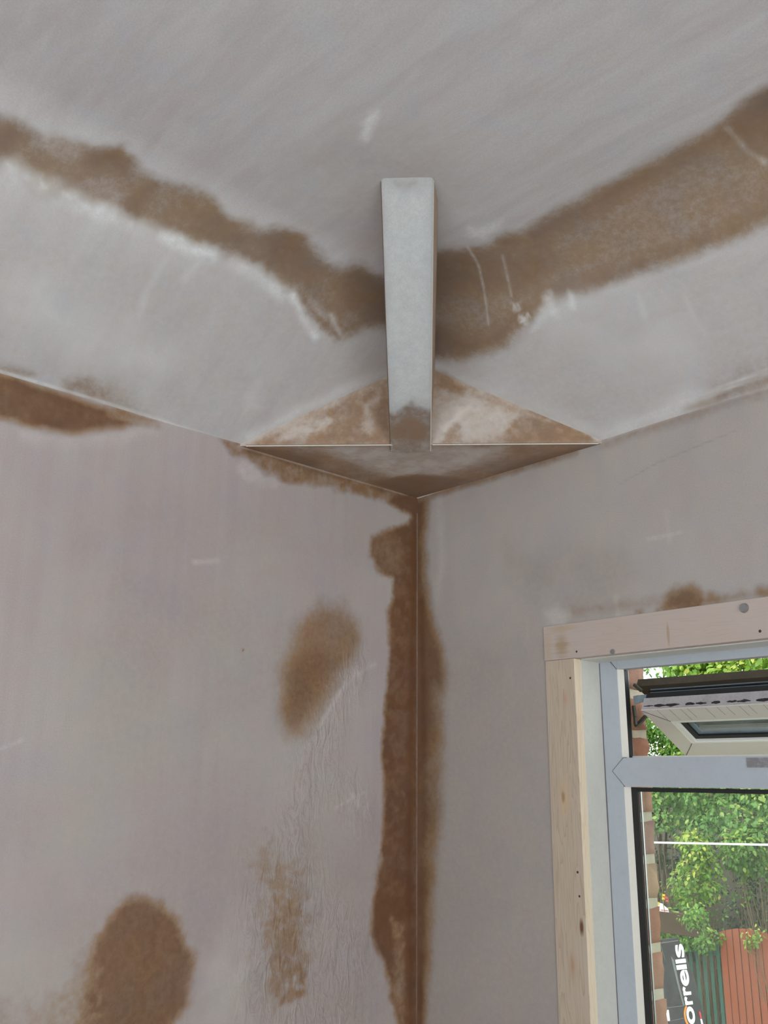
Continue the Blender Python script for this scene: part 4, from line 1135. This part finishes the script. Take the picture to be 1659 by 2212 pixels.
plant('side_shrub', 'fresh green shrub by the right edge under the white cable', 'shrub', clumps(-7.7, -6.4, 15.5, 16.0, -2.15, -1.45, 14, .24, 8), 1700, .090, 'mid', (-7.0, 16.0, GZ + .3), 28, .68, .6, 30, 6)
plant('creeper', 'green creeper hanging over the timber rail and palisade', 'creeper', clumps(-8.85, -8.15, 14.6, 14.9, -3.35, -2.75, 9, .13, 9) + clumps(-8.3, -7.5, 14.7, 14.9, -3.45, -3.15, 9, .13, 19), 900, .080, 'mid', (-9.3, 15.5, GZ + .1), 29, .60, .6, 30, 3)
plant('rail_creeper', 'small leafy sprays trailing over the brown timber rail', 'creeper', clumps(-6.42, -6.1, 11.75, 11.95, -2.75, -2.3, 7, .08, 10), 300, .060, 'mid', (-6.3, 12.04, -2.48), 30, .62, .6, 0, 3, None, .005)
plant('fence_spray', 'thin leafy spray drooping over the red fence boards', 'creeper', clumps(-6.95, -6.5, 14.75, 14.9, -3.25, -2.95, 6, .10, 12), 90, .075, 'bright', (-6.6, 15.25, GZ), 31, .6, .6, 0, 4)
# dark undergrowth on the slope
for q, (xa, xb, wh) in enumerate(((-12.5, -10.4, 'hidden behind the brick jamb'), (-10.4, -9.0, 'behind the signboard and timber rail'), (-9.0, -7.6, 'behind the drooping yellow-green shrub'),
                                  (-7.6, -6.2, 'rising above the red fence panel'), (-6.2, -4.4, 'beyond the right edge of the window view'))):
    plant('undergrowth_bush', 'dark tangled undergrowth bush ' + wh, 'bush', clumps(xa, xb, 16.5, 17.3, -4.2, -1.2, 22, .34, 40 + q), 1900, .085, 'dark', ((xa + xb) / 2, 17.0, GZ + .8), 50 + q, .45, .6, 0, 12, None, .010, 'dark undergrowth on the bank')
for q, (x, wh) in enumerate(((-9.2, 'behind the signboard'), (-8.3, 'behind the green palisade'), (-7.4, 'behind the first red boards'), (-6.6, 'above the middle of the red fence'))):
    plant('dry_bramble', 'dry brown bramble stems with few leaves ' + wh, 'bramble', clumps(x - .35, x + .35, 15.8, 16.2, -3.5, -2.1, 9, .22, 60 + q), 170, .075, 'mid', (x, 16.0, GZ + .3), 70 + q, .5, .6, 0, 24, None, .008, 'dry brambles behind the fences')
# flowers by the notice
fl = tag(empty('flower', (-6.74, 11.9, -2.49)), 'small red and yellow flower sprig on the timber rail by the notice', 'flower')
for nm, c, pts in (('petal', (.80, .50, .02), ((-6.84, -2.37), (-6.74, -2.28), (-6.73, -2.25))), ('petal', (.55, .10, .08), ((-6.69, -2.28), (-6.68, -2.31)))):
    mt = paint('petal_' + ('yellow' if c[1] > .3 else 'red'), c, .6, .1)
    for x, z in pts:
        MB().prism([(x + .035 * math.cos(a) * (1 if i % 2 else .55), 11.93, z + .035 * math.sin(a) * (1 if i % 2 else .55)) for i, a in enumerate(np.linspace(0, 2 * math.pi, 9)[:-1])], (0, 0, 0), (0, .012, 0)).build(nm, mt, fl)
MB().tube([(-6.74, 11.95, -2.49), (-6.75, 11.94, -2.37), (-6.72, 11.935, -2.27)], .006, 5).build('stem', stem_m, fl)
